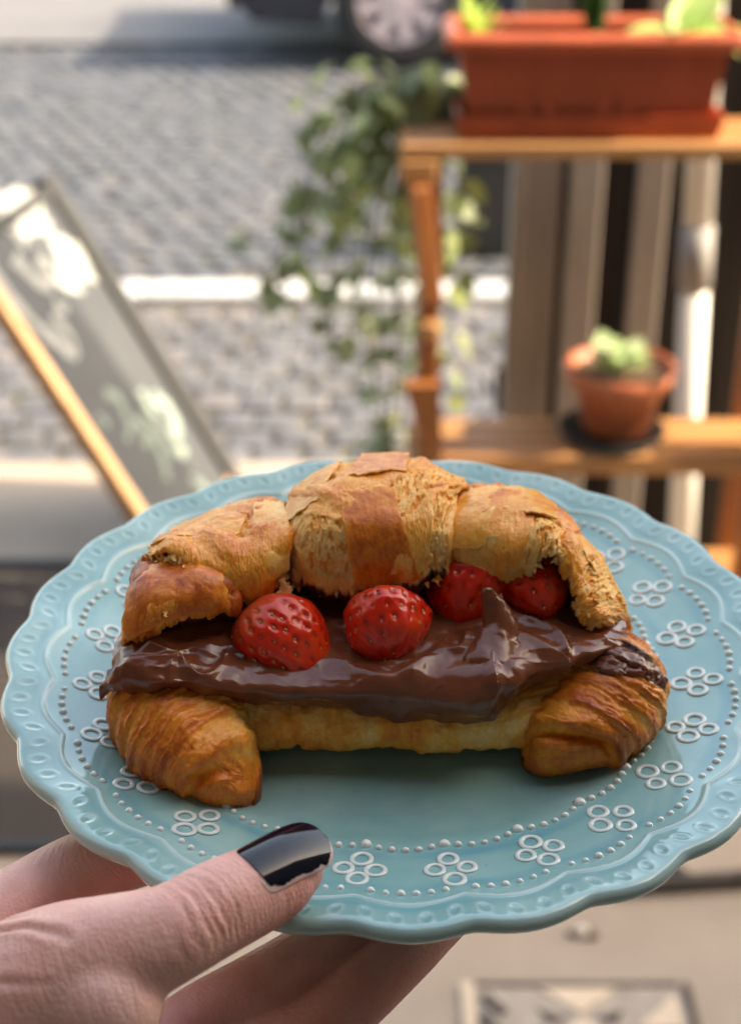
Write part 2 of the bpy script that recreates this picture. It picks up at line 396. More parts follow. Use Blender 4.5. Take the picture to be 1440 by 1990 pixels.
# ------------------------------------------------------------------ chalkboard sign
sg = tag(empty('chalkboard_sign', (-.373, 2.51, 0)), 'leaning pavement chalkboard with pale wood frame and smudged white chalk writing', 'sign')
pine = NT('pine_frame'); v = pine.co('Object', (.2, 1, 1)); n = pine.noise(v, 80, 4); pine.set(Base_Color=pine.ramp(n, [(.3, (.40, .21, .10)), (.7, (.52, .31, .16))]), Roughness=.6); pine = pine.m
blk = simple('frame_shade_black', (.018, .019, .02), .6, 30, .2)  # black paints the shadowed far side of the frame; top rail shares it
chb = NT('chalkboard_slate'); v = chb.co('Object'); chb.set(Base_Color=chb.ramp(chb.noise(v, 7, 6, .6), [(.3, (.030, .035, .042)), (.7, (.047, .053, .062))]), Roughness=.55); chb = chb.m
chk = simple('white_chalk', (.32, .34, .335), .95, 90, .2); chg = simple('green_tinted_chalk', (.22, .28, .25), .95, 90, .2)
ew = Vector((.083, .383, 0)).normalized(); eh = Vector((-.37, .080, .66)).normalized(); en = ew.cross(eh).normalized()
if en.x < 0: en = -en
RM = Matrix((ew, eh, en)).transposed()
W_, H_ = .42, .76
def sgbox(name, m, x, y, z, dx, dy, dz, bev=.003): return MB().box(RM @ Vector((x, y, z)), (dx, dy, dz), RM, bev).obj(name, m, sg)
sgbox('board_panel', chb, W_ / 2, H_ / 2 + .02, 0, W_ - .03, H_ - .06, .012)
sgbox('frame_rail', pine, .012, H_ / 2, 0, .030, H_ + .04, .034); sgbox('frame_rail', blk, W_ - .014, H_ / 2, .002, .046, H_ + .04, .034)
sgbox('frame_rail', blk, W_ / 2, H_ - .008, 0, W_ - .055, .026, .028); sgbox('frame_rail', pine, W_ / 2, .04, 0, W_ - .055, .026, .028)
eh2 = Vector((-.30 * -1 * -1, .066, .70)); 
for xx in (.012, W_ - .012):   # the rear legs of the A
    top = RM @ Vector((xx, H_, -.03)); ft = RM @ Vector((xx, 0, 0)) + Vector((-.78, .17, 0)); ft.z = 0
    MB().bar(ft, top, .03, .03).obj('rear_leg', pine, sg)
def chalk(pts, wd, mt, name='chalk_stroke'):
    P = crom(np.array(pts, float), 14 * max(2, len(pts) - 1)); T = np.gradient(P, axis=0); T /= np.linalg.norm(T, axis=1, keepdims=True) + 1e-9
    Nn = np.stack([-T[:, 1], T[:, 0]], -1); ww = wd * (.75 + .5 * (fbm(np.stack([np.arange(len(P)) * .25, P[:, 0] * 40], -1), 2, 3) + .3))[:, None]
    A = P + Nn * ww / 2; B = P - Nn * ww / 2; Z = np.full((len(P), 1), .0075)
    L = np.concatenate([np.concatenate([A, Z], 1), np.concatenate([B, Z], 1)], 0); mat = np.array(RM)
    n_ = len(P); q = np.array([(i, i + 1, n_ + i + 1, n_ + i) for i in range(n_ - 1)])
    link(name, mesh_np(name, L @ mat.T, q, mt, False), sg)
for pts, wd, mt in [
    ([(.07, .77), (.05, .70), (.06, .60), (.10, .52), (.13, .47)], .030, chk), ([(.13, .47), (.155, .50), (.14, .56)], .022, chk),
    ([(.16, .76), (.22, .78), (.29, .76), (.33, .73)], .055, chk), ([(.18, .71), (.25, .72), (.32, .69)], .045, chk), ([(.14, .69), (.16, .63), (.20, .60)], .045, chk), ([(.21, .66), (.22, .61), (.26, .585)], .035, chk),
    ([(.28, .66), (.33, .64), (.35, .60), (.33, .565)], .06, chk), ([(.25, .62), (.29, .60), (.27, .56)], .035, chk), ([(.17, .57), (.20, .55)], .03, chk),
    ([(.08, .36), (.09, .33)], .02, chg), ([(.15, .38), (.18, .35), (.17, .31), (.20, .27), (.17, .24)], .026, chg), ([(.12, .28), (.15, .29), (.18, .31)], .02, chg), ([(.21, .26), (.20, .20), (.17, .16)], .028, chg),
    ([(.27, .33), (.26, .27), (.24, .22), (.26, .18), (.30, .17)], .026, chg), ([(.30, .30), (.33, .26), (.31, .21), (.28, .22)], .034, chg), ([(.25, .12), (.28, .08), (.27, .05)], .024, chg), ([(.22, .30), (.24, .25)], .015, chg)]:
    chalk(pts, wd, mt)

# ------------------------------------------------------------------ slatted pine plant stand
def stand_mat():
    m = NT('oiled_pine'); v = m.co('Object', (.08, 1, 1)); n = m.noise(v, 120, 5, .6); r = m.objrand()
    col = m.ramp(n, [(.3, (.34, .145, .05)), (.6, (.46, .225, .085)), (.8, (.53, .29, .13))]); col = m.mix(.3, col, m.ramp(r, [(0, (.36, .15, .05)), (1, (.50, .27, .115))]))
    m.set(Base_Color=col, Roughness=.5); m.bump(n, .25, .002); return m.m
def leg_mat():
    m = NT('oiled_pine_upright'); v = m.co('Object', (1, 1, .08)); n = m.noise(v, 120, 5, .6)
    m.set(Base_Color=m.ramp(n, [(.3, (.22, .065, .016)), (.7, (.34, .12, .034))]), Roughness=.5); m.bump(n, .25, .002); return m.m
M['pine'] = stand_mat(); M['leg'] = leg_mat()
st = tag(empty('plant_stand', (.06, 2.2, 0)), 'orange pine plant stand with slatted shelves beside the grey fence', 'plant stand')
X0, X1 = -.015, .62
for k in range(4): MB().box(((X0 + X1) / 2, .018 + k * .044, .934), (X1 - X0, .038, .022), bev=.003).obj('shelf_slat', M['pine'], st)
for k in range(4): MB().box(((X0 + X1) / 2 + .012, .006 + k * .040, .425 + (0 if k else -.004)), (X1 - X0 - .026, .035, .026 if k else .034), bev=.003).obj('shelf_slat', M['pine'], st)
for k in range(4): MB().box(((X0 + X1) / 2 + .012, -.01 + k * .044, .17), (X1 - X0 - .02, .038, .024), bev=.003).obj('shelf_slat', M['pine'], st)
for sx, xx in ((1, .012), (-1, .60)):
    MB().box((xx, .082, .904), (.054, .176, .034), bev=.003).obj('cross_rail', M['pine'], st)
    MB().bar((xx, -.004, .886), (xx + .022 * sx, .0, .705), .044, .03, .003).obj('front_leg', M['leg'], st)
    MB().bar((xx + .022 * sx, .028, .887), (xx + .020 * sx, .028, .0), .026, .03, .003).obj('upright', M['leg'], st)
    MB().bar((xx + .022 * sx, .150, .887), (xx + .020 * sx, .150, .0), .026, .03, .003).obj('upright', M['leg'], st)
    MB().box((xx + .022 * sx, .002, .652), (.030, .022, .032), bev=.006).obj('peg', M['pine'], st)
    p = [(-.030, .565), (.026, .565), (.032, .44), (.006, .44)]; p = [(a * sx + xx + .012 * sx, b) for a, b in p]
    MB().prism(p, 'y', -.018, .010).obj('bracket', M['leg'], st)
    for z in (.396, .145): MB().box((xx + .004 * sx, .082, z), (.03, .17, .03), bev=.003).obj('cross_rail', M['pine'], st)

# terracotta plastic window box on the top shelf
def terra_mat(name, c=(.42, .078, .028)):
    m = NT(name); v = m.co('Object'); n = m.noise(v, 14, 5); m.set(Base_Color=m.ramp(n, [(.3, tuple(x * .85 for x in c)), (.75, tuple(min(1, x * 1.15) for x in c))]), Roughness=.5); m.bump(m.noise(v, 160, 2), .1, .001); return m.m
M['terra'] = terra_mat('terracotta_plastic')
bx = tag(empty('window_box', (.325, 2.285, .9455)), 'long terracotta plastic window box with saucer tray on top shelf', 'planter')
L0, L1 = .395, .43
def ringbox(hx, hy, z): return [(-hx, -hy, z), (hx, -hy, z), (hx, hy, z), (-hx, hy, z)]
def frust(name, levels, mat, parent, cap=True):
    bm = bmesh.new(); rs = [[bm.verts.new(p) for p in ringbox(*l)] for l in levels]
    for a, b in zip(rs, rs[1:]):
        for k in range(4): bm.faces.new((a[k], a[(k + 1) % 4], b[(k + 1) % 4], b[k]))
    bm.faces.new(rs[0][::-1])
    if cap: bm.faces.new(rs[-1])
    bmesh.ops.bevel(bm, geom=[e for e in bm.edges if abs(e.verts[0].co.z - e.verts[1].co.z) > 1e-4 or True], offset=.004, segments=2, affect='EDGES', clamp_overlap=True)
    me = bpy.data.meshes.new(name); bmesh.ops.recalc_face_normals(bm, faces=bm.faces); bm.to_mesh(me); bm.free(); me.materials.append(mat); return link(name, me, parent)
frust('tray', [(.192, .058, .0), (.200, .064, .036), (.194, .060, .037), (.188, .054, .012)], M['terra'], bx)
frust('trough', [(.176, .050, .014), (.196, .066, .135), (.190, .060, .136), (.172, .046, .05)], M['terra'], bx)
rim = MB(); 
for sy in (-1, 1): rim.tube([(-.205, sy * .072, .143), (0, sy * .072, .143), (.205, sy * .072, .143)], [.0135] * 3, 10)
for sx in (-1, 1): rim.tube([(sx * .205, -.072, .143), (sx * .205, 0, .143), (sx * .205, .072, .143)], [.0135] * 3, 10)
rim.obj('rim', M['terra'], bx, None, True)
for xx in (-.098, -.062, .018, .055): MB().prism([(xx - .008, .02), (xx + .008, .02), (xx + .009, .128), (xx - .009, .128)], 'y', -.004, .0).obj('rib', M['terra'], bx).location = (0, -.0555, 0)
MB().box((0, 0, .118), (.375, .118, .01)).obj('soil', simple('potting_soil', (.03, .02, .014), .95, 60, .5), bx)

def leaf_mesh(name, L, W, mat, fold=.15, curl=.2, n=6):
    V = []; 
    for i in range(n + 1):
        t = i / n; wd = W * math.sin(math.pi * min(1, t ** .75)) ** .8 * .5 if 0 < t < 1 else 0
        z = -curl * L * t * t
        V += [(-wd, t * L, z + fold * wd), (0, t * L, z), (wd, t * L, z + fold * wd)]
    Q = []
    for i in range(n): a = i * 3; Q += [(a, a + 1, a + 4, a + 3), (a + 1, a + 2, a + 5, a + 4)]
    return mesh_np(name, V, np.array(Q), mat, True)
def leafmat(name, c0, c1, rough=.5):
    m = NT(name); r = m.objrand(); v = m.co('Object'); n = m.noise(v, 60, 3)
    m.set(Base_Color=m.mix(.35, m.ramp(r, [(0, c0), (1, c1)]), m.ramp(n, [(.3, c0), (.7, c1)])), Roughness=rough, Subsurface_Weight=0.0)
    m.b.inputs['Transmission Weight'].default_value = 0
    tr = m.n.new('ShaderNodeBsdfTranslucent'); tr.inputs['Color'].default_value = (*[min(1, x * 1.6) for x in c1], 1); mx = m.n.new('ShaderNodeMixShader'); mx.inputs[0].default_value = .3
    m.l.new(m.b.outputs[0], mx.inputs[1]); m.l.new(tr.outputs[0], mx.inputs[2]); m.l.new(mx.outputs[0], m.n['Material Output'].inputs[0]); return m.m
LM = {'bright': leafmat('bright_leaf', (.20, .36, .04), (.42, .56, .10)), 'lettuce': leafmat('pale_leaf', (.20, .36, .08), (.46, .60, .24)), 'dark': leafmat('dark_leaf', (.010, .05, .008), (.03, .10, .02)),
      'ivy': leafmat('ivy_leaf', (.085, .115, .05), (.19, .235, .115)), 'ivyl': leafmat('pale_ivy_leaf', (.20, .26, .08), (.40, .45, .18)), 'ivyp': leafmat('grey_ivy_leaf', (.15, .18, .105), (.27, .31, .19)), 'succ': leafmat('succulent_leaf', (.36, .58, .24), (.68, .84, .50), .4)}
def plant(name, label, loc, leaves, lm, L, W, spread, upr, group=None, curl=.3, zj=.01):
    e = tag(empty(name, loc), label, 'plant', group)
    MB().tube([(0, 0, -.03), (0, 0, .015)], [.004, .003], 6).obj('stem', LM['dark'], e)
    pm_ = [leaf_mesh('leaf', L, W, LM[lm], .2, curl), leaf_mesh('leaf', L * .8, W * .9, LM[lm], .3, curl * 1.3)]
    for k in range(leaves):
        o = link('leaf', pm_[k % 2], e, (rnd.uniform(-spread, spread), rnd.uniform(-spread, spread) * .6, rnd.uniform(0, zj)))
        o.rotation_euler = (R(rnd.uniform(*upr)), R(rnd.uniform(-12, 12)), k * 2.4 + rnd.uniform(-.3, .3)); s = rnd.uniform(.7, 1.15); o.scale = (s, s, s)
    return e
G = 'plants growing in the window box'
plant('seedling', 'bright green young shoots in the end of the window box nearest the road', (.160, 2.285, 1.072), 9, 'bright', .085, .017, .012, (45, 80), G, .15)
plant('seedling', 'slender dark green shoot standing in the middle of the window box', (.336, 2.29, 1.072), 6, 'dark', .11, .03, .006, (65, 88), G, .05)
plant('lettuce_plant', 'broad pale green lettuce leaves spilling over the window box rim by the pipe', (.472, 2.27, 1.075), 14, 'lettuce', .10, .055, .02, (15, 70), G, .35)

# small pot with saucer on the lower shelf
pt = tag(empty('flower_pot', (.409, 2.272, .452)), 'small terracotta flower pot on the lower slatted shelf', 'pot')
M['terra2'] = terra_mat('terracotta_clay', (.42, .115, .048))
MB().lathe([(.052, 0), (.054, .004), (.071, .074), (.077, .076), (.091, .098), (.0915, .114), (.085, .115), (.081, .10), (.07, .095)], ns=40).obj('body', M['terra2'], pt, None, True)
MB().lathe([(.0, .097), (.074, .099)], ns=30).obj('soil', simple('dark_soil', (.10, .065, .038), .95, 60, .5), pt)
sc = tag(empty('pot_saucer', (.402, 2.270, .4385)), 'black plastic saucer under the small terracotta pot', 'saucer')
MB().lathe([(.075, 0), (.082, .003), (.090, .016), (.086, .0165), (.076, .006), (.01, .005)], ns=40).obj('dish', bk, sc, None, True)
plant('succulent', 'pale green succulent rosette in the small terracotta pot', (.405, 2.262, .562), 30, 'succ', .048, .038, .028, (0, 55), None, -.2, .02)

# ------------------------------------------------------------------ trailing ivy beside the stand
iv = tag(empty('trailing_ivy', (.02, 2.36, .915)), 'trailing ivy hanging in long loose strands past the plant stand', 'ivy')
ivp = {k: [leaf_mesh('leaf', a, b, LM[k], .2, .25) for a, b in ((.048, .036), (.040, .032), (.056, .037), (.033, .026))] for k in ('ivy', 'ivyl', 'ivyp')}
stem_m = simple('ivy_stem', (.10, .085, .05), .8, 60, .3)
strands = [[(.10, .0, .06), (.02, .0, .10), (-.05, -.01, .07), (-.10, -.02, -.02), (-.14, -.02, -.14), (-.165, -.02, -.27)],
           [(.10, .0, .05), (.04, .0, .09), (-.02, -.03, .04), (-.06, -.03, -.10), (-.09, -.03, -.22), (-.075, -.03, -.36)],
           [(.10, -.0, .05), (.06, -.0, .07), (.01, -.04, .0), (-.02, -.04, -.15), (-.03, -.04, -.30), (.0, -.04, -.45), (.01, -.04, -.56)],
           [(.11, -.0, .05), (.07, -.0, .06), (.03, -.02, .0), (.02, -.03, -.15), (.025, -.03, -.32), (.01, -.03, -.48), (-.01, -.03, -.60)],
           [(.12, .02, .05), (.10, .02, .03), (.075, .03, -.10), (.08, .03, -.24), (.095, .03, -.40), (.10, .02, -.52)],
           [(.10, .0, .06), (.0, .01, .09), (-.06, .0, .03), (-.11, .0, -.12), (-.19, .0, -.21), (-.20, .0, -.26)],
           [(.11, .02, .05), (.10, .02, .03), (.095, .03, -.06), (.095, .03, -.14), (.10, .02, -.18), (.105, .02, -.22)],
           [(.11, .02, .06), (.06, .03, .10), (.01, .03, .06), (.0, .03, -.04), (.045, .03, -.12), (.05, .03, -.2)]]
nl = 0
for si, sp in enumerate(strands):
    MB().tube(sp, [.0025] * len(sp), 6).obj('stem', stem_m, iv)
    P = crom(np.array(sp), 40); nn = [38, 40, 42, 42, 30, 32, 24, 38][si]
    for k in range(nn):
        t = (k + .5) / nn; p = P[int(t ** .85 * 39)]
        if rnd.random() < .25 and .45 < t: continue
        kind = 'ivyl' if rnd.random() < .14 else 'ivy'; sprd = .075 * (1 - t) + .024
        o = link('leaf', ivp[kind][rnd.randrange(4)], iv, (p[0] + rnd.uniform(-sprd, sprd), p[1] + rnd.uniform(-.03, .03), p[2] + rnd.uniform(-.02, .02)))
        o.rotation_euler = (R(rnd.uniform(-75, 10)), R(rnd.uniform(-30, 30)), rnd.uniform(0, 6.28)); nl += 1

iv2 = tag(empty('trailing_ivy', (.06, 2.42, .90)), 'pale grey green creeper hanging behind the darker ivy and the stand leg', 'ivy')
strands2 = [[(.06, 0, .05), (-.0, .01, .04), (-.06, .02, -.02), (-.10, .02, -.10), (-.12, .02, -.2)], [(.05, 0, .05), (.02, .02, .03), (-.03, .02, -.08), (-.05, .02, -.22), (-.045, .02, -.34)], [(.05, 0, .05), (.04, .02, .02), (.0, .03, -.10), (-.01, .03, -.26), (.0, .03, -.42), (-.01, .03, -.55)],
            [(.05, 0, .05), (.05, .02, .02), (.055, .03, -.12), (.06, .03, -.28), (.055, .03, -.44)], [(.05, 0, .05), (-.01, 0, .05), (-.07, 0, .02), (-.11, .0, -.03), (-.14, .0, -.09)]]
for si, sp in enumerate(strands2):
    MB().tube(sp, [.002] * len(sp), 6).obj('stem', stem_m, iv2); P = crom(np.array(sp), 40)
    for k in range(40):
        t = (k + .5) / 40; p = P[int(t * 39)]; kind = 'ivyl' if rnd.random() < .22 else 'ivyp'; sprd = .05 * (1 - t) + .028
        o = link('leaf', ivp[kind][rnd.randrange(4)], iv2, (p[0] + rnd.uniform(-sprd, sprd), p[1] + rnd.uniform(-.03, .03), p[2] + rnd.uniform(-.02, .02))); o.rotation_euler = (R(rnd.uniform(-75, 10)), R(rnd.uniform(-30, 30)), rnd.uniform(0, 6.28))

# ------------------------------------------------------------------ things on the pavement near the feet
cov = tag(empty('drain_cover', (.275, 1.36, 0)), 'square decorated metal drain cover with star pattern set in the pavement', 'drain cover')
cm0 = simple('cover_grey_metal', (.36, .31, .26), .5, 40, .2); cm1 = simple('cover_pale_metal', (.62, .50, .38), .45, 40, .15); cm2 = simple('cover_dark_slot', (.07, .055, .045), .8, 40, .2)
MB().box((0, 0, .001), (.30, .22, .004)).obj('plate', cm0, cov)
for xx, wd, mt in ((-.146, .016, cm1), (.146, .010, cm2)): MB().box((xx, 0, .004), (wd, .216, .005)).obj('frame_bar', mt, cov)
for yy in (-.107, .107): MB().box((0, yy, .0035), (.27, .006, .005)).obj('frame_bar', cm2, cov)
for poly in ([(-.05, .10), (.05, .10), (.0, .055)], [(-.05, .0), (.05, .0), (0, .05)], [(.07, .03), (.13, .03), (.13, .09)], [(-.07, -.03), (-.01, -.03), (-.04, -.09)]): MB().prism(poly, 'z', .0032, .006).obj('star_point', cm1, cov)
for poly in ([(-.055, .062), (-.018, .048), (-.045, .038)], [(.055, .062), (.018, .048), (.045, .038)]): MB().prism(poly, 'z', .0032, .0055).obj('slot', cm2, cov)
for a in ((-.125, .085, -.10, .055), (-.13, .05, -.11, .02)): MB().bar((a[0], a[1], .006), (a[2], a[3], .006), .012, .006).obj('slot', cm2, cov)
pb = tag(MB().lathe([(.006, 0), (.010, .004), (.008, .009), (.003, .011)], ns=10).obj('pebble', simple('pale_pebble', (.62, .55, .47), .8, 80, .2), None, (.295, 1.565, .0), True), 'small pale pebble on the pavement beyond the drain cover', 'pebble')
for xx, sz, lb in ((.281, .008, 'smaller brown scrap on the pavement, on the hand side of the pale pebble'), (.307, .011, 'larger dark brown scrap on the pavement, on the fence side of the pale pebble')):
    tag(MB().lathe([(sz * .6, 0), (sz, .003), (sz * .5, .006)], ns=9).obj('dead_leaf_scrap', simple('brown_scrap', (.09, .05, .03), .9, 80, .3), None, (xx, 1.562, .0), True), lb, 'scrap', 'brown scraps by the pebble')
tb = tag(empty('bench_rail', (.62, 1.66, 0)), 'dark iron rail lying low along the pavement beside the plate', 'rail')
irn = simple('dark_iron', (.05, .04, .033), .6, 50, .3)
MB().tube([(-.27, -.015, .012), (-.12, .0, .014), (.35, .05, .014)], [.010, .012, .012], 10).obj('bar', irn, tb, None, True)
MB().tube([(-.16, .0, .014), (-.185, .03, .012), (-.23, .045, .010)], [.010, .009, .006], 10).obj('curl', irn, tb, None, True)

mt = tag(empty('dark_slab', (-.72, 2.16, 0)), 'flat dark brown slab lying on the pavement beyond the hand', 'dark_slab')  # flat dark slab standing in for an unidentified dark area
mm = simple('dark_slab_brown', (.032, .024, .020), .95, 220, .4, bump=.5, bdist=.004)
MB().box((0, 0, .008), (.84, .86, .012), bev=.004).obj('slab_body', mm, mt); 
for yy in (-.425, .425): MB().box((0, yy, .009), (.86, .02, .016), bev=.003).obj('slab_edge', bk, mt)
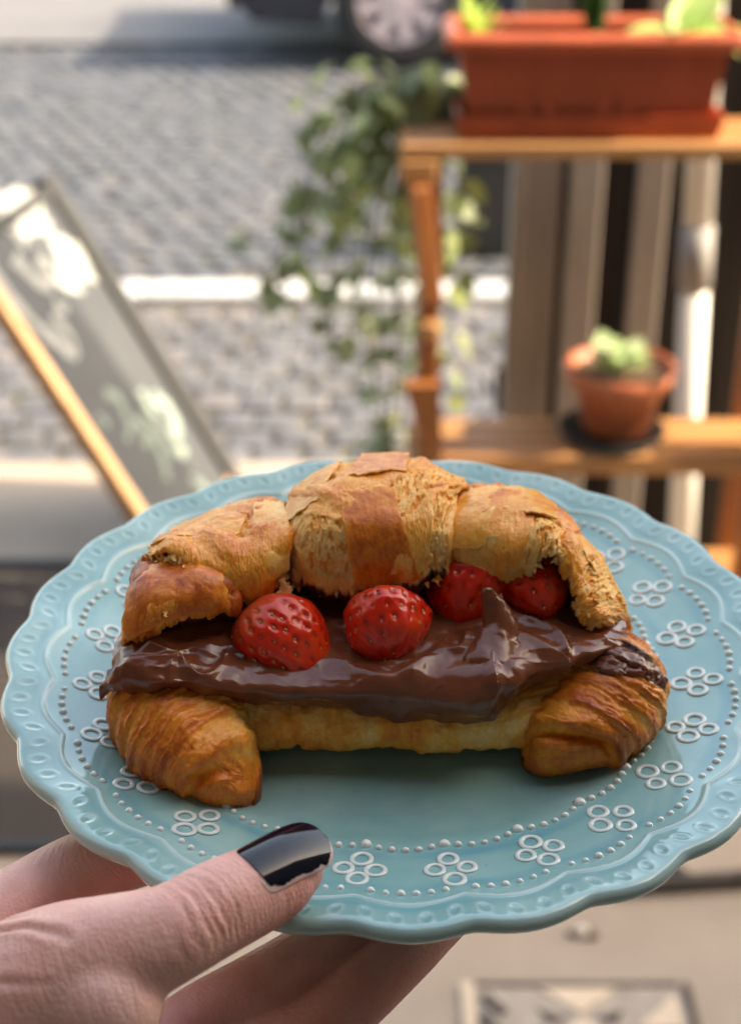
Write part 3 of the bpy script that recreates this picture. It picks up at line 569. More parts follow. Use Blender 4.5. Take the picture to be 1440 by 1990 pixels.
# control points of the food and the hand, millimetres in the plate frame
D = {'SEG': {'M': [[[-26.9, -6.0, 23.5], [-28.8, -5.0, 29.7], [-30.5, -0.0, 33.7], [-30.2, 8.0, 35.2], [-27.5, 17.0, 37.1]], [[-22.0, -10.0, 24.5], [-22.5, -10.0, 33.7], [-23.2, -5.0, 39.9], [-22.2, 6.0, 42.7], [-20.2, 21.0, 41.3]], [[-14.6, -11.0, 23.2], [-14.9, -11.5, 33.8], [-15.2, -7.0, 41.1], [-14.3, 6.0, 43.5], [-11.5, 24.0, 41.8]], [[-4.6, -11.0, 23.2], [-5.0, -11.5, 33.8], [-5.3, -7.0, 41.1], [-5.3, 6.0, 44.2], [-3.8, 25.0, 41.9]], [[4.7, -11.0, 24.8], [4.2, -11.0, 34.3], [3.2, -6.0, 41.2], [3.5, 6.0, 43.5], [3.9, 25.0, 41.6]], [[10.7, -9.0, 28.0], [10.5, -9.0, 36.1], [9.9, -3.0, 41.8], [10.0, 8.0, 43.1], [10.9, 22.0, 40.4]], [[13.1, -5.0, 27.3], [13.3, -5.0, 35.2], [14.2, 2.0, 38.8], [15.9, 10.0, 40.4], [18.4, 18.0, 39.3]]], 'L': [[[-65.3, -8.0, 32.1], [-64.9, -6.0, 32.2], [-64.6, -4.0, 32.1], [-64.0, -1.0, 31.1], [-63.2, 3.0, 29.9]], [[-57.3, -14.0, 37.4], [-57.7, -11.0, 37.4], [-57.9, -6.0, 36.1], [-58.1, -1.0, 34.6], [-57.9, 6.0, 31.9]], [[-50.8, -16.0, 34.4], [-50.9, -14.0, 36.2], [-51.1, -8.0, 36.3], [-51.4, -0.0, 35.3], [-51.3, 9.0, 33.5]], [[-44.6, -17.0, 28.3], [-44.8, -16.0, 33.6], [-45.2, -10.0, 36.0], [-45.6, 0.0, 36.1], [-45.7, 11.0, 34.4]], [[-39.5, -16.0, 25.0], [-39.2, -16.0, 32.1], [-39.6, -9.0, 35.4], [-40.0, 2.0, 35.6], [-39.9, 13.0, 34.6]], [[-33.8, -13.0, 25.8], [-33.5, -13.0, 33.2], [-33.8, -7.0, 36.4], [-34.4, 4.0, 36.0], [-34.5, 15.0, 33.8]], [[-29.4, -8.0, 26.8], [-28.8, -8.0, 33.2], [-28.8, -3.0, 36.3], [-29.7, 5.0, 36.2], [-30.9, 13.0, 34.2]]], 'LL': [[[-69.5, -27.0, 18.1], [-69.2, -26.0, 23.2], [-68.8, -24.0, 26.5], [-68.3, -20.0, 28.5], [-67.9, -12.0, 27.9]], [[-65.1, -29.0, 20.9], [-64.8, -29.0, 27.6], [-65.1, -25.0, 31.1], [-64.9, -19.0, 32.5], [-64.8, -10.0, 31.3]], [[-58.4, -29.0, 24.8], [-58.2, -29.0, 30.7], [-58.5, -25.0, 33.4], [-58.7, -19.0, 34.0], [-58.8, -12.0, 33.4]], [[-52.1, -27.0, 26.2], [-51.9, -27.0, 30.9], [-52.0, -24.0, 33.5], [-52.1, -20.0, 34.7], [-52.0, -14.0, 33.9]], [[-46.0, -24.0, 26.0], [-45.8, -24.0, 29.6], [-45.9, -22.0, 32.1], [-46.1, -19.0, 33.2], [-46.5, -14.0, 33.1]], [[-41.4, -19.0, 23.6], [-41.2, -19.0, 26.2], [-41.3, -17.0, 28.0], [-41.4, -15.0, 29.1], [-41.6, -12.0, 30.2]]], 'R': [[[14.3, -4.0, 26.7], [13.3, -4.0, 33.0], [12.6, 0.0, 36.1], [14.0, 8.0, 36.8], [18.0, 15.0, 37.2]], [[19.4, -8.0, 26.4], [18.1, -8.0, 33.9], [18.0, -3.0, 38.7], [19.6, 7.0, 39.0], [22.6, 17.0, 37.1]], [[26.0, -9.0, 27.5], [25.0, -9.0, 34.6], [24.9, -4.0, 39.3], [26.3, 6.0, 39.5], [28.9, 17.0, 37.1]], [[32.5, -10.0, 29.3], [31.9, -10.0, 35.2], [31.8, -5.0, 38.3], [32.9, 4.0, 39.2], [35.7, 15.0, 37.0]], [[37.4, -11.0, 33.5], [37.6, -10.0, 36.8], [38.0, -6.0, 38.9], [39.2, 1.0, 38.6], [42.0, 11.0, 35.0]], [[42.2, -10.0, 32.1], [43.0, -8.0, 33.9], [43.8, -5.0, 34.4], [45.2, -0.0, 33.7], [47.2, 6.0, 31.6]]], 'RR': [[[41.2, -10.0, 33.3], [42.4, -8.0, 34.9], [43.7, -5.0, 35.7], [45.3, 1.0, 34.0], [46.7, 8.0, 31.4]], [[43.9, -13.0, 27.7], [45.7, -12.0, 29.5], [48.2, -9.0, 29.1], [50.7, -3.0, 27.6], [52.8, 3.0, 25.1]], [[45.4, -16.0, 23.4], [47.6, -16.0, 25.8], [50.4, -12.0, 25.5], [53.4, -6.0, 23.1], [55.8, -0.0, 20.0]], [[46.7, -18.0, 20.3], [49.1, -19.0, 22.3], [52.4, -16.0, 21.8], [55.8, -10.0, 19.3], [58.4, -3.0, 16.2]], [[49.6, -17.0, 18.5], [51.2, -19.0, 19.9], [53.8, -17.0, 19.3], [56.8, -12.0, 17.0], [59.6, -5.0, 13.5]], [[52.2, -14.0, 15.3], [53.4, -15.0, 15.8], [55.3, -14.0, 15.3], [58.0, -10.0, 12.8], [60.3, -5.0, 10.1]]]}, 'CH': [[[-74.4, -38.0, 10.3], [-74.5, -38.0, 12.2], [-74.2, -36.5, 12.8], [-73.3, -35.0, 13.5], [-72.6, -32.0, 12.8], [-72.1, -30.0, 12.6]], [[-68.6, -37.0, 12.1], [-68.2, -39.0, 15.9], [-68.1, -37.0, 17.8], [-68.0, -33.0, 18.0], [-67.9, -28.0, 17.2], [-68.1, -22.0, 15.1]], [[-60.4, -40.0, 13.5], [-59.9, -42.0, 17.7], [-60.1, -39.0, 20.1], [-60.2, -33.0, 20.4], [-60.2, -26.0, 19.3], [-60.4, -17.0, 16.9]], [[-51.4, -40.0, 12.2], [-50.9, -42.0, 16.9], [-51.2, -38.0, 19.3], [-51.6, -30.0, 19.3], [-51.8, -22.0, 18.8], [-52.2, -12.0, 17.5]], [[-41.8, -38.5, 9.4], [-41.3, -41.0, 14.5], [-41.6, -36.0, 17.1], [-42.0, -27.0, 17.6], [-42.4, -18.0, 17.6], [-42.9, -6.0, 16.6]], [[-31.7, -37.5, 7.7], [-31.4, -40.0, 13.0], [-31.6, -35.0, 15.5], [-32.0, -26.0, 16.9], [-32.3, -16.0, 17.0], [-32.6, -4.0, 16.9]], [[-20.2, -37.0, 6.0], [-20.0, -40.0, 12.2], [-20.1, -35.0, 14.7], [-20.4, -25.0, 15.3], [-20.4, -15.0, 16.3], [-20.4, -2.0, 16.4]], [[-8.3, -37.0, 5.5], [-8.3, -40.5, 12.3], [-8.3, -36.0, 15.2], [-8.4, -26.0, 15.3], [-8.4, -15.0, 16.0], [-8.4, -2.0, 16.4]], [[2.3, -37.5, 4.1], [1.9, -41.0, 11.1], [1.8, -37.0, 15.4], [2.0, -27.0, 16.0], [2.3, -15.0, 16.0], [3.0, -2.0, 17.2]], [[11.3, -38.5, 3.1], [10.6, -42.0, 10.2], [10.4, -38.0, 15.4], [10.5, -28.0, 16.7], [11.0, -16.0, 16.7], [11.9, -2.0, 18.0]], [[20.3, -39.0, 3.7], [19.4, -43.0, 11.3], [19.2, -39.0, 17.0], [19.5, -29.0, 18.6], [20.2, -17.0, 18.5], [21.3, -3.0, 19.5]], [[26.6, -38.0, 7.4], [26.1, -41.0, 13.8], [26.2, -37.0, 17.8], [26.9, -28.0, 19.1], [28.1, -18.0, 19.2], [29.7, -4.0, 19.4]], [[33.9, -34.0, 11.1], [33.7, -36.0, 15.2], [34.3, -32.0, 17.3], [35.2, -26.0, 18.5], [36.3, -18.0, 18.4], [38.1, -6.0, 18.3]], [[42.5, -30.0, 12.9], [42.6, -31.0, 15.7], [43.4, -28.0, 17.2], [44.4, -23.0, 17.4], [45.5, -17.0, 16.9], [46.7, -9.0, 17.0]], [[51.4, -25.0, 12.9], [51.3, -26.0, 15.3], [51.8, -24.0, 16.2], [52.7, -20.0, 15.8], [53.9, -15.0, 14.7], [55.1, -9.0, 13.8]], [[59.7, -19.0, 11.7], [59.6, -19.0, 12.6], [59.5, -18.0, 13.1], [59.3, -16.0, 12.8], [59.6, -12.0, 11.2], [59.5, -8.0, 10.6]]], 'RIDGE': [([[-71.9, -41.1], [-67.7, -35.9], [-61.3, -30.6], [-55.6, -24.0], [-48.3, -18.8], [-44.4, -17.2]], 2.0, 1.8), ([[-68.8, -39.7], [-64.4, -36.3], [-58.8, -35.9], [-55.2, -33.8]], 1.2, 1.2), ([[-56.0, -43.2], [-56.2, -38.0], [-54.8, -34.2], [-51.9, -37.6], [-48.2, -39.7], [-44.8, -35.9], [-43.4, -29.5]], 1.3, 1.0), ([[-15.1, -27.7], [-11.2, -33.4], [-4.1, -36.5], [2.9, -34.6], [8.8, -28.4], [11.3, -22.8]], 1.5, 1.9), ([[11.0, -24.0], [14.7, -28.4], [16.9, -22.8], [14.5, -18.8]], 1.0, 1.2), ([[26.7, -14.8], [24.8, -24.0], [23.1, -33.8], [23.7, -42.2], [22.9, -50.6]], 1.0, 1.7), ([[30.0, -14.8], [35.1, -17.2], [39.4, -21.0], [41.8, -26.2], [42.3, -31.2]], 2.0, 1.3), ([[27.5, -21.7], [31.9, -24.0], [36.7, -27.7], [39.8, -29.5]], 0.9, 1.6), ([[38.4, -11.3], [43.2, -16.5], [49.4, -19.7], [56.2, -22.8]], 0.9, 1.4), ([[-38.4, -45.2], [-32.1, -46.6], [-22.1, -48.6], [-9.8, -49.4], [2.5, -51.8], [14.6, -54.1]], 0.35, 1.2)], 'STRAW': [([-29.8, -22.5, 14.5], (0.7, -0.42, -0.58), 32, 12.6), ([-3.5, -19.0, 18.8], (0.12, -0.83, -0.42), 20, 11.3), ([18.2, -5.0, 19.6], (-0.15, -0.8, -0.45), 21, 11.0), ([35.5, -5.0, 21.7], (0.25, -0.8, -0.25), 19, 9.0)], 'PEAK': [[23.6, -34.0, 15.6], [24.7, -28.0, 18.3], [25.5, -24.5, 21.4], [24.2, -22.0, 25.0], [22.2, -20.5, 28.7]], 'KNOB': [[-43.8, -51.0, -5.5], [41.6, -42.0, -6.1]], 'HAND': {'thumb': [[-24.4, -95.2, 8.0, 7.4], [-27.1, -98.2, 8.5, 8.9], [-32.2, -103.5, 9.5, 9.6], [-38.7, -109.2, 10.5, 10.1], [-47.4, -116.8, 11.0, 10.3], [-57.2, -119.3, 8.0, 12.6], [-69.0, -121.0, 2.0, 16.5], [-82.3, -122.8, -8.0, 20], [-97.9, -122.7, -20.0, 22]], 'thenar': [[-60.2, -127.8, 3.0, 12], [-65.3, -125.1, -0.0, 15], [-77.2, -122.2, -8.0, 19], [-95.7, -122.7, -20.0, 22]], 'index': [[-57.6, -53.9, -24.0, 8.5], [-68.9, -56.5, -25.0, 9.3], [-79.3, -63.2, -25.0, 9.8], [-91.0, -74.9, -26.0, 11.5], [-103.7, -86.1, -30.0, 15], [-116.2, -94.3, -32.0, 20]], 'middle': [[-1.0, -64.2, -26.5, 7.0], [-11.0, -76.1, -27.0, 7.4], [-21.7, -86.1, -28.5, 7.6], [-34.5, -94.3, -31.0, 7.9], [-45.8, -101.1, -34.0, 8.8], [-57.6, -111.5, -38.0, 11], [-74.0, -111.7, -42.0, 14], [-95.4, -117.3, -40.0, 18]], 'ring': [[11.0, -73.9, -27.0, 6.6], [1.1, -85.6, -27.5, 7.2], [-9.7, -96.0, -30.0, 7.8], [-19.9, -102.4, -35.0, 8.4], [-36.5, -106.2, -42.0, 11], [-58.4, -111.1, -48.0, 14], [-82.7, -116.7, -46.0, 18]], 'palm': [[-117.5, -113.2, -30.0, 26], [-101.1, -116.9, -32.0, 26], [-81.0, -119.1, -36.0, 20]], 'wrist': [[-108.1, -114.5, -30.0, 27], [-138.0, -117.7, -50.0, 29], [-173.9, -123.3, -75.0, 33]]}, 'NAIL': [[-33.8, -99.8, 17.0], [-26.7, -110.0, 17.5], [-17.1, -90.8, 13.0], [-20.3, -85.2, 13.0]]}
# ------------------------------------------------------------------ plate (its own tilted frame; metres = millimetres * .001)
TL = R(2.7)
PC = Vector((0.007316, 0.34376, 1.27753))
PLM = Matrix.Translation(PC) @ Matrix.Rotation(TL, 4, 'X')
NS = 24; TH0 = R(-96.8)
def scal(th): return np.abs(np.sin(NS / 2 * (th - TH0)))          # 0 at the notches, 1 on the lobes
prof = [(0, -12.6), (20, -12.6), (40, -12.6), (55, -12.5), (60, -12.3), (63, -11.8), (66, -10.6), (68.5, -9.3), (71, -8.6), (74, -8.35), (80, -7.0), (86, -5.5), (91, -4.0), (94, -2.9), (97, -1.9), (100, -1.0), (102.5, -.35), (104, 0), (105, -.35), (105.8, -1.3), (106, -2.6), (105.5, -4.0), (104, -5.2), (101, -6.2), (96, -7.6), (85, -11.2), (72, -15.2), (63, -17.2), (60, -18.4), (57, -18.4), (54, -16.6), (30, -16), (0, -16)]
def zprof(r): return np.interp(r, [p[0] for p in prof[:18]], [p[1] for p in prof[:18]])
rs = []
for (a, b) in zip(prof, prof[1:]):
    r0, r1 = a[0], b[0]; n = max(1, int(abs(r1 - r0) / (.32 if (90 < r0 < 98 and b[0] > a[0]) else .45 if (97 < r0 < 104 and b[0] > a[0]) else 1.5)))
    for k in range(n): rs.append((r0 + (r1 - r0) * k / n, a[1] + (b[1] - a[1]) * k / n))
rs.append(prof[-1]); rs = np.array(rs)
# smooth the polyline a little
for _ in range(3): rs[1:-1] = rs[1:-1] * .5 + (rs[:-2] + rs[2:]) * .25
NA = 1248
th = np.linspace(0, 2 * np.pi, NA, endpoint=False)
TH, RR = np.meshgrid(th, rs[:, 0], indexing='ij'); ZZ = np.broadcast_to(rs[:, 1], RR.shape).copy()
s_ = scal(TH); topm = np.zeros_like(RR); topm[:, :int(np.argmax(rs[:, 0]))] = 1
wgt = sstep(84, 104, RR)
lob = (np.sqrt(s_ ** 2 + .05) * .98 - .64)
Reff = RR + wgt * 2.7 * lob
# well edge follows the same scallops, gently
wv = np.exp(-((RR - 67) / 5.5) ** 2); Reff = Reff + wv * 1.5 * (s_ ** .8 - .5)
# raised wavy line
rl = 94.2 + 2.0 * (s_ ** .9 - .5); dl = np.exp(-((RR - rl) / .55) ** 2) * topm
ZZ += .42 * dl
# rim band sits slightly lower than the line, sagging glaze
ZZ += topm * .16 * fbm(np.stack([np.cos(TH) * RR * .045, np.sin(TH) * RR * .045, RR * 0], -1), 3, 5)
V = np.stack([Reff * np.cos(TH), Reff * np.sin(TH), ZZ], -1)
# dimples of the rim band: shallow glaze-filled hollows with a soft raised lip
relief = dl.copy() * .32
kq = NS * 4; tq = (TH - TH0) * kq / (2 * np.pi); dq = (tq - np.floor(tq) - .5) * (2 * np.pi / kq) * 100.0
rq = 99.9 + 1.7 * (s_ ** .8 - .5); hq = _h(np.floor(tq).astype(int) % kq, np.zeros_like(TH, int), np.zeros_like(TH, int), 9)
dist = np.sqrt((dq * 1.22) ** 2 + ((RR - rq) * .86) ** 2)
lip_ = np.exp(-((dist - 1.95) / .50) ** 2) * topm; hol = np.exp(-(dist / 1.25) ** 4) * topm
ZZ += .14 * lip_ - .18 * hol; relief = relief + lip_ * (.07 + .16 * hq ** 2) - .16 * hol
V = np.stack([Reff * np.cos(TH), Reff * np.sin(TH), ZZ], -1)
relief += .22 * np.exp(-((RR - 105.2) / 1.4) ** 2) * (1 - topm * 0)
pool = topm * (.9 * np.exp(-((Reff - (rl - 6.2)) / 1.6) ** 2) + .8 * np.exp(-((Reff - 75) / 2.0) ** 2) + .5 * np.exp(-((RR - 97.2) / 1.2) ** 2)) * (.8 + .9 * fbm(np.stack([np.cos(TH) * RR * .06, np.sin(TH) * RR * .06, RR * 0], -1), 3, 15)) + .35 * topm * fbm(np.stack([np.cos(TH) * RR * .03, np.sin(TH) * RR * .03, RR * 0], -1), 3, 19)
Q = grid_faces(NA, len(rs), closeu=True)
def glaze():
    m = NT('aqua_glaze'); v = m.co('Object'); rel = m.attr('relief')
    n = m.noise(v, 26, 5, .55); n2 = m.noise(v, 420, 3, .6)
    c = m.ramp(n, [(.3, (.175, .400, .400)), (.55, (.270, .500, .490)), (.75, (.370, .595, .580))])
    sp = m.ramp(m.noise(v, 650, 2, .5), [(.70, (0, 0, 0)), (.78, (1, 1, 1))])
    c = m.mix(m.math('MULTIPLY', sp, .35), c, (.12, .26, .29))
    c = m.mix(m.math('MULTIPLY', m.attr('pool'), .75, clamp=True), c, (.10, .33, .40))
    c = m.mix(m.math('MULTIPLY', rel, -1., clamp=True), c, (.05, .20, .28)); c = m.mix(m.math('MULTIPLY', rel, 1., clamp=True), c, (.84, .82, .77))
    m.set(Base_Color=c, Roughness=.10, Coat_Weight=.6, Coat_Roughness=.03)
    m.bump(m.math('ADD', m.math('MULTIPLY', m.noise(v, 90, 2), 1.), m.math('MULTIPLY', n2, .06)), .10, .0012); return m.m
GL = glaze()
plate = tag(empty('plate'), 'round aqua glazed plate with scalloped beaded rim held in the hand', 'plate'); plate.matrix_world = PLM
link('dish', mesh_np('dish', V.reshape(-1, 3) * .001, Q, GL, True, {'relief': relief.ravel(), 'pool': pool.ravel()}), plate)
def torus_mesh(name, Rr, r, h, crest=1., nu=28, nv=8):
    U, Vv = np.meshgrid(np.linspace(0, 2 * np.pi, nu, endpoint=False), np.linspace(0, 2 * np.pi, nv, endpoint=False), indexing='ij')
    jt = 1 + .05 * np.cos(2 * U + .7)
    X = (Rr * jt + r * np.cos(Vv)) * np.cos(U); Y = (Rr * jt + r * np.cos(Vv)) * np.sin(U); Z = h * np.sin(Vv)
    I, J = np.meshgrid(np.arange(nu), np.arange(nv), indexing='ij'); I2, J2 = (I + 1) % nu, (J + 1) % nv
    Qq = np.stack([I * nv + J, I2 * nv + J, I2 * nv + J2, I * nv + J2], -1).reshape(-1, 4).astype(np.int32)
    return mesh_np(name, np.stack([X, Y, Z], -1).reshape(-1, 3) * .001, Qq, GL, True, {'relief': (np.clip(np.sin(Vv), 0, 1) ** 1.3 * crest).ravel()})
def dome_mesh(name, r, h, crest=1., ns=12, nr=4):
    V = [(0, 0, h)]; A = [crest]; F3, F4 = [], []
    for k in range(1, nr + 1):
        a = k / nr * 1.75
        for j in range(ns): V.append((r * math.sin(min(a, 1.57)) * math.cos(2 * math.pi * j / ns) * (1.25 if k == nr else 1), r * math.sin(min(a, 1.57)) * math.sin(2 * math.pi * j / ns) * (1.25 if k == nr else 1), h * math.cos(a))); A.append(crest * max(0, math.cos(a)) ** .7 * .95)
    for j in range(ns): F3.append((0, 1 + j, 1 + (j + 1) % ns))
    for k in range(nr - 1):
        for j in range(ns): F4.append((1 + k * ns + j, 1 + (k + 1) * ns + j, 1 + (k + 1) * ns + (j + 1) % ns, 1 + k * ns + (j + 1) % ns))
    return mesh_np(name, np.array(V) * .001, [np.array(F3), np.array(F4)], GL, True, {'relief': A})
ring_me = [torus_mesh('raised_ring', 2.2 * s, .76, .46, .78) for s in (1, 1.06, .95)]
bead_me = [dome_mesh('bead', .95, .90), dome_mesh('bead', .88, .82)]; big_bead = dome_mesh('bead', 1.4, 1.05)
def on_plate(name, me, r, t, lift=0, jit=.0):
    z = float(zprof(r)); sl = float(zprof(r + 1) - zprof(r - 1)) / 2
    o = link(name, me, plate, ((r * math.cos(t)) * .001, (r * math.sin(t)) * .001, (z + lift) * .001))
    o.rotation_euler = Matrix.Rotation(t, 3, 'Z').to_quaternion().to_euler() if abs(sl) < 1e-6 else (Matrix.Rotation(t, 3, 'Z') @ Matrix.Rotation(-math.atan(sl), 3, 'Y')).to_euler()
    s = rnd.uniform(1 - jit, 1 + jit); o.scale = (s, s * rnd.uniform(1 - jit * .6, 1 + jit * .6), s); return o
for k in range(NS):
    t0 = TH0 + k * 2 * math.pi / NS; j = rnd.uniform(-.006, .006)
    for dr, dt in ((4.3, 0), (-4.3, 0), (0, 3.75 / 81.3), (0, -3.75 / 81.3)):
        on_plate('raised_ring', ring_me[rnd.randrange(3)], 81.3 + dr + rnd.uniform(-.3, .3), t0 + dt + j + rnd.uniform(-.003, .003), .05, .06)
    for q in range(6):       # outer beads, between two clusters
        t = t0 + (q + 1) / 7 * 2 * math.pi / NS; on_plate('bead', bead_me[rnd.randrange(2)], 90.0 + 1.9 * (float(scal(np.array(t))) ** .9 - .5), t, -.05, .12)
    for q in range(6):       # inner beads with a large one at each cusp
        t = t0 + q / 6 * 2 * math.pi / NS
        on_plate('bead', big_bead if q == 0 else bead_me[rnd.randrange(2)], 71.6 + 1.9 * (float(scal(np.array(t))) ** .9 - .5), t, -.05, .12)
# ------------------------------------------------------------------ food materials
def crust_mat():
    m = NT('baked_dough'); v = m.co('Object'); bake = m.attr('bake'); choc = m.attr('choc'); crumb = m.attr('crumb')
    n = m.noise(v, 160, 5, .6); n2 = m.noise(v, 900, 4, .65); n3 = m.noise(v, 45, 3)
    uvn = m.N('TexCoord'); mp = m.N('Mapping'); mp.inputs['Scale'].default_value = (900, 90, 1); m.l.new(uvn.outputs['UV'], mp.inputs['Vector'])
    st = m.noise(mp.outputs[0], 1.0, 4, .6)
    f = m.math('ADD', bake, m.math('ADD', m.math('MULTIPLY', m.math('SUBTRACT', n, .5), .55), m.math('ADD', m.math('MULTIPLY', m.math('SUBTRACT', st, .5), .40), m.math('MULTIPLY', m.math('SUBTRACT', n3, .5), .35))))
    c = m.ramp(f, [(0, (.92, .62, .27)), (.20, (.91, .48, .125)), (.42, (.87, .345, .050)), (.66, (.74, .205, .028)), (.90, (.42, .080, .016)), (1, (.18, .045, .014))])
    spk = m.ramp(m.noise(v, 1500, 3, .6), [(.36, (0, 0, 0)), (.50, (.5, .5, .5)), (.66, (1, 1, 1))])
    c = m.mix(.14, c, spk, 'OVERLAY')
    cf = m.math('MULTIPLY', choc, m.math('ADD', .45, m.math('MULTIPLY', st, 1.1)), clamp=True)
    cf = m.ramp(cf, [(.30, (0, 0, 0)), (.55, (1, 1, 1))])
    c = m.mix(cf, c, (.075, .022, .014))
    rg = m.math('ADD', m.math('MULTIPLY', n2, .22), m.math('ADD', .18, m.math('MULTIPLY', crumb, .28)))
    m.set(Base_Color=c, Roughness=rg, Subsurface_Weight=.12, Subsurface_Scale=.003); m.b.inputs['Subsurface Radius'].default_value = (1, .5, .2); m.b.inputs['Specular IOR Level'].default_value = .32
    hb = m.math('ADD', m.math('MULTIPLY', st, .8), m.math('ADD', m.math('MULTIPLY', n2, .8), m.math('MULTIPLY', m.voro(v, 700), .4)))
    hb = m.math('ADD', m.math('MULTIPLY', hb, m.math('ADD', .22, m.math('MULTIPLY', crumb, .65))), m.math('MULTIPLY', m.noise(v, 260, 3, .5), .55))
    m.bump(hb, .42, .0009); return m.m
CR = crust_mat()
def choc_mat():
    m = NT('chocolate_cream'); v = m.co('Object'); n = m.noise(v, 220, 4, .6); n2 = m.noise(v, 60, 3)
    m.set(Base_Color=m.ramp(n2, [(.3, (.135, .038, .017)), (.7, (.215, .066, .031))]), Roughness=m.ramp(n2, [(.3, (.11, .11, .11)), (.7, (.22, .22, .22))]), Coat_Weight=.0, Coat_Roughness=.08, Subsurface_Weight=.06, Subsurface_Scale=.002)
    m.bump(m.math('ADD', n, m.math('MULTIPLY', m.noise(v, 1200, 2), .15)), .12, .0008); return m.m
CHM = choc_mat()
FM = PLM
def food_root(name, label, cat, base):
    e = tag(empty(name), label, cat); e.matrix_world = FM @ Matrix.Translation(Vector(base) * .001); return e
def part(name, me, root, base):
    o = link(name, me, root); o.location = -Vector(base) * .001; return o

# ------------------------------------------------------------------ croissant
CB = (-3, -18, -12.6)
cro = food_root('croissant', 'golden split croissant filled with chocolate cream and strawberries on the aqua plate', 'croissant', CB)
# bottom half: one sweep from tip to tip
path = np.array([(-34.5, -51.2, 4.5, 11), (-39, -50.3, 8, 16), (-44.5, -47.8, 10.4, 19.5), (-49.5, -43, 13, 22.5), (-53.5, -36, 16.3, 25), (-54.7, -27, 18.2, 26.5), (-50.5, -16, 19.5, 25.5), (-38, -15.5, 21.5, 19), (-18, -16, 22, 18.5), (0, -16, 22.4, 18),
                 (18, -16, 22, 18), (36, -15, 20, 19.5), (49, -16, 15.5, 23), (53.8, -22, 14, 24.5), (51, -28.3, 13.8, 22.8), (45.5, -33, 11.8, 19.5), (38.5, -36.2, 9.4, 16.5), (31.5, -37.8, 5.8, 12)], float)
nS, nP = 520, 240
pp = crom(path, nS); pc = pp[:, :2]; Tn = np.gradient(pc, axis=0); Tn /= np.linalg.norm(Tn, axis=1, keepdims=True)
Nn = np.stack([Tn[:, 1], -Tn[:, 0]], -1)
sl = np.concatenate([[0], np.cumsum(np.linalg.norm(np.diff(pc, axis=0), axis=1))]); Ltot = sl[-1]
a_, h_ = np.maximum(pp[:, 2], .5), np.maximum(pp[:, 3], 1)
# round the two tips off
endf = np.minimum(1, np.sqrt(np.clip(1 - (1 - np.clip(np.minimum(sl, Ltot - sl) / 3.5, 0, 1)) ** 2, 0, 1))) + 1e-3
a_ = a_ * endf; h_ = h_ * (.25 + .75 * endf)
ph = np.linspace(0, 2 * np.pi, nP, endpoint=False)
ex = 2.5
cx = np.sign(np.cos(ph)) * np.abs(np.cos(ph)) ** (2 / ex); sx = np.sign(np.sin(ph)) * np.abs(np.sin(ph)) ** (2 / ex)
KN = [(np.array(D['KNOB'][0]), np.array((1.12, 1., 1.)), 10.2), (np.array(D['KNOB'][1]), np.array((.80, 1., 1.1)), 9.6)]
def bottom_pt(extra):
    A = a_[:, None] + extra; B = h_[:, None] / 2 + extra
    X = pc[:, None, :] + Nn[:, None, :] * (A * cx[None])[..., None]
    Zc = -12.6 + h_[:, None] / 2 * np.ones_like(A); Zz = Zc + B * sx[None]
    return np.concatenate([X, Zz[..., None]], -1)
S2, P2 = np.meshgrid(sl, ph, indexing='ij')
tipness = np.clip(np.maximum(1 - sl / 88, 1 - (Ltot - sl) / 80), 0, 1)[:, None] * np.ones_like(P2); tipw = sstep(.02, .60, tipness)
dirs = np.where(S2 < Ltot / 2, S2, Ltot - S2)          # distance from the nearer tip
base = bottom_pt(0 * S2)
wob = 1.6 * fbm(base * .11, 3, 21)
# rolled layers: saw steps that run askew round the dough
leftside = base[..., 0] < -8
dk = np.where(leftside, np.linalg.norm((base - KN[0][0]) * KN[0][1], axis=-1), np.linalg.norm((base - KN[1][0]) * KN[1][1], axis=-1)); r0k = np.where(leftside, KN[0][2], KN[1][2])
dkw = dk + 1.0 * fbm(base * .12, 3, 4)
lay = (dkw - r0k) / 4.4; outk = sstep(-.4, .4, dkw - r0k)
saw = (lay % 1.0); step = (1 - saw) ** .8 * sstep(.0, .10, saw); deep = .55 + .9 * _h(np.floor(lay).astype(int), np.zeros_like(lay, int), np.zeros_like(lay, int), 5)
fine_c = np.stack([dkw * .80 + .8 * fbm(base * .15, 2, 9), P2 * 1.1, S2 * .05], -1)
fine = ridged(fine_c, 3, 31) - .55
gr = np.stack([S2 * .55, P2 * 9, S2 * 0], -1)
d = wob * .7 + tipw * outk * (1.25 * (step - .5) * deep + 1.15 * fine) + sstep(-13, -4, base[..., 2] + .35 * 0) * (-2.8 * np.exp(-((dkw - r0k + .6) / .95) ** 2) * sstep(-7, -1, base[..., 2]) + tipw * outk * 1.5) + (1 - tipw) * (.95 * sstep(-12.4, -5, base[..., 2]) * fbm(np.stack([S2 * .45 + 2 * fbm(base * .1, 2, 13), P2 * 1.9, S2 * 0], -1), 4, 12) + 2.4 * fbm(np.stack([S2 * .085, P2 * .5, S2 * 0], -1), 2, 15) - 1.3 * np.exp(-((base[..., 0] + 27 + .12 * base[..., 2]) / .9) ** 2) - .8 * np.exp(-((base[..., 0] - 17) / 1.2) ** 2)) + .30 * fbm(base * .9, 4, 44) + .12 * fbm(base * 2.6, 3, 45)
pits = sstep(.22, .5, fbm(fine_c * np.array([1.7, 2.2, 1]), 3, 77)) * .55; d -= pits * (.35 + .65 * tipw)
Bm = bottom_pt(d)
Bm[..., 2] = np.maximum(Bm[..., 2], -12.55 + .25 * fbm(Bm[..., :2] * .4, 2, 3))
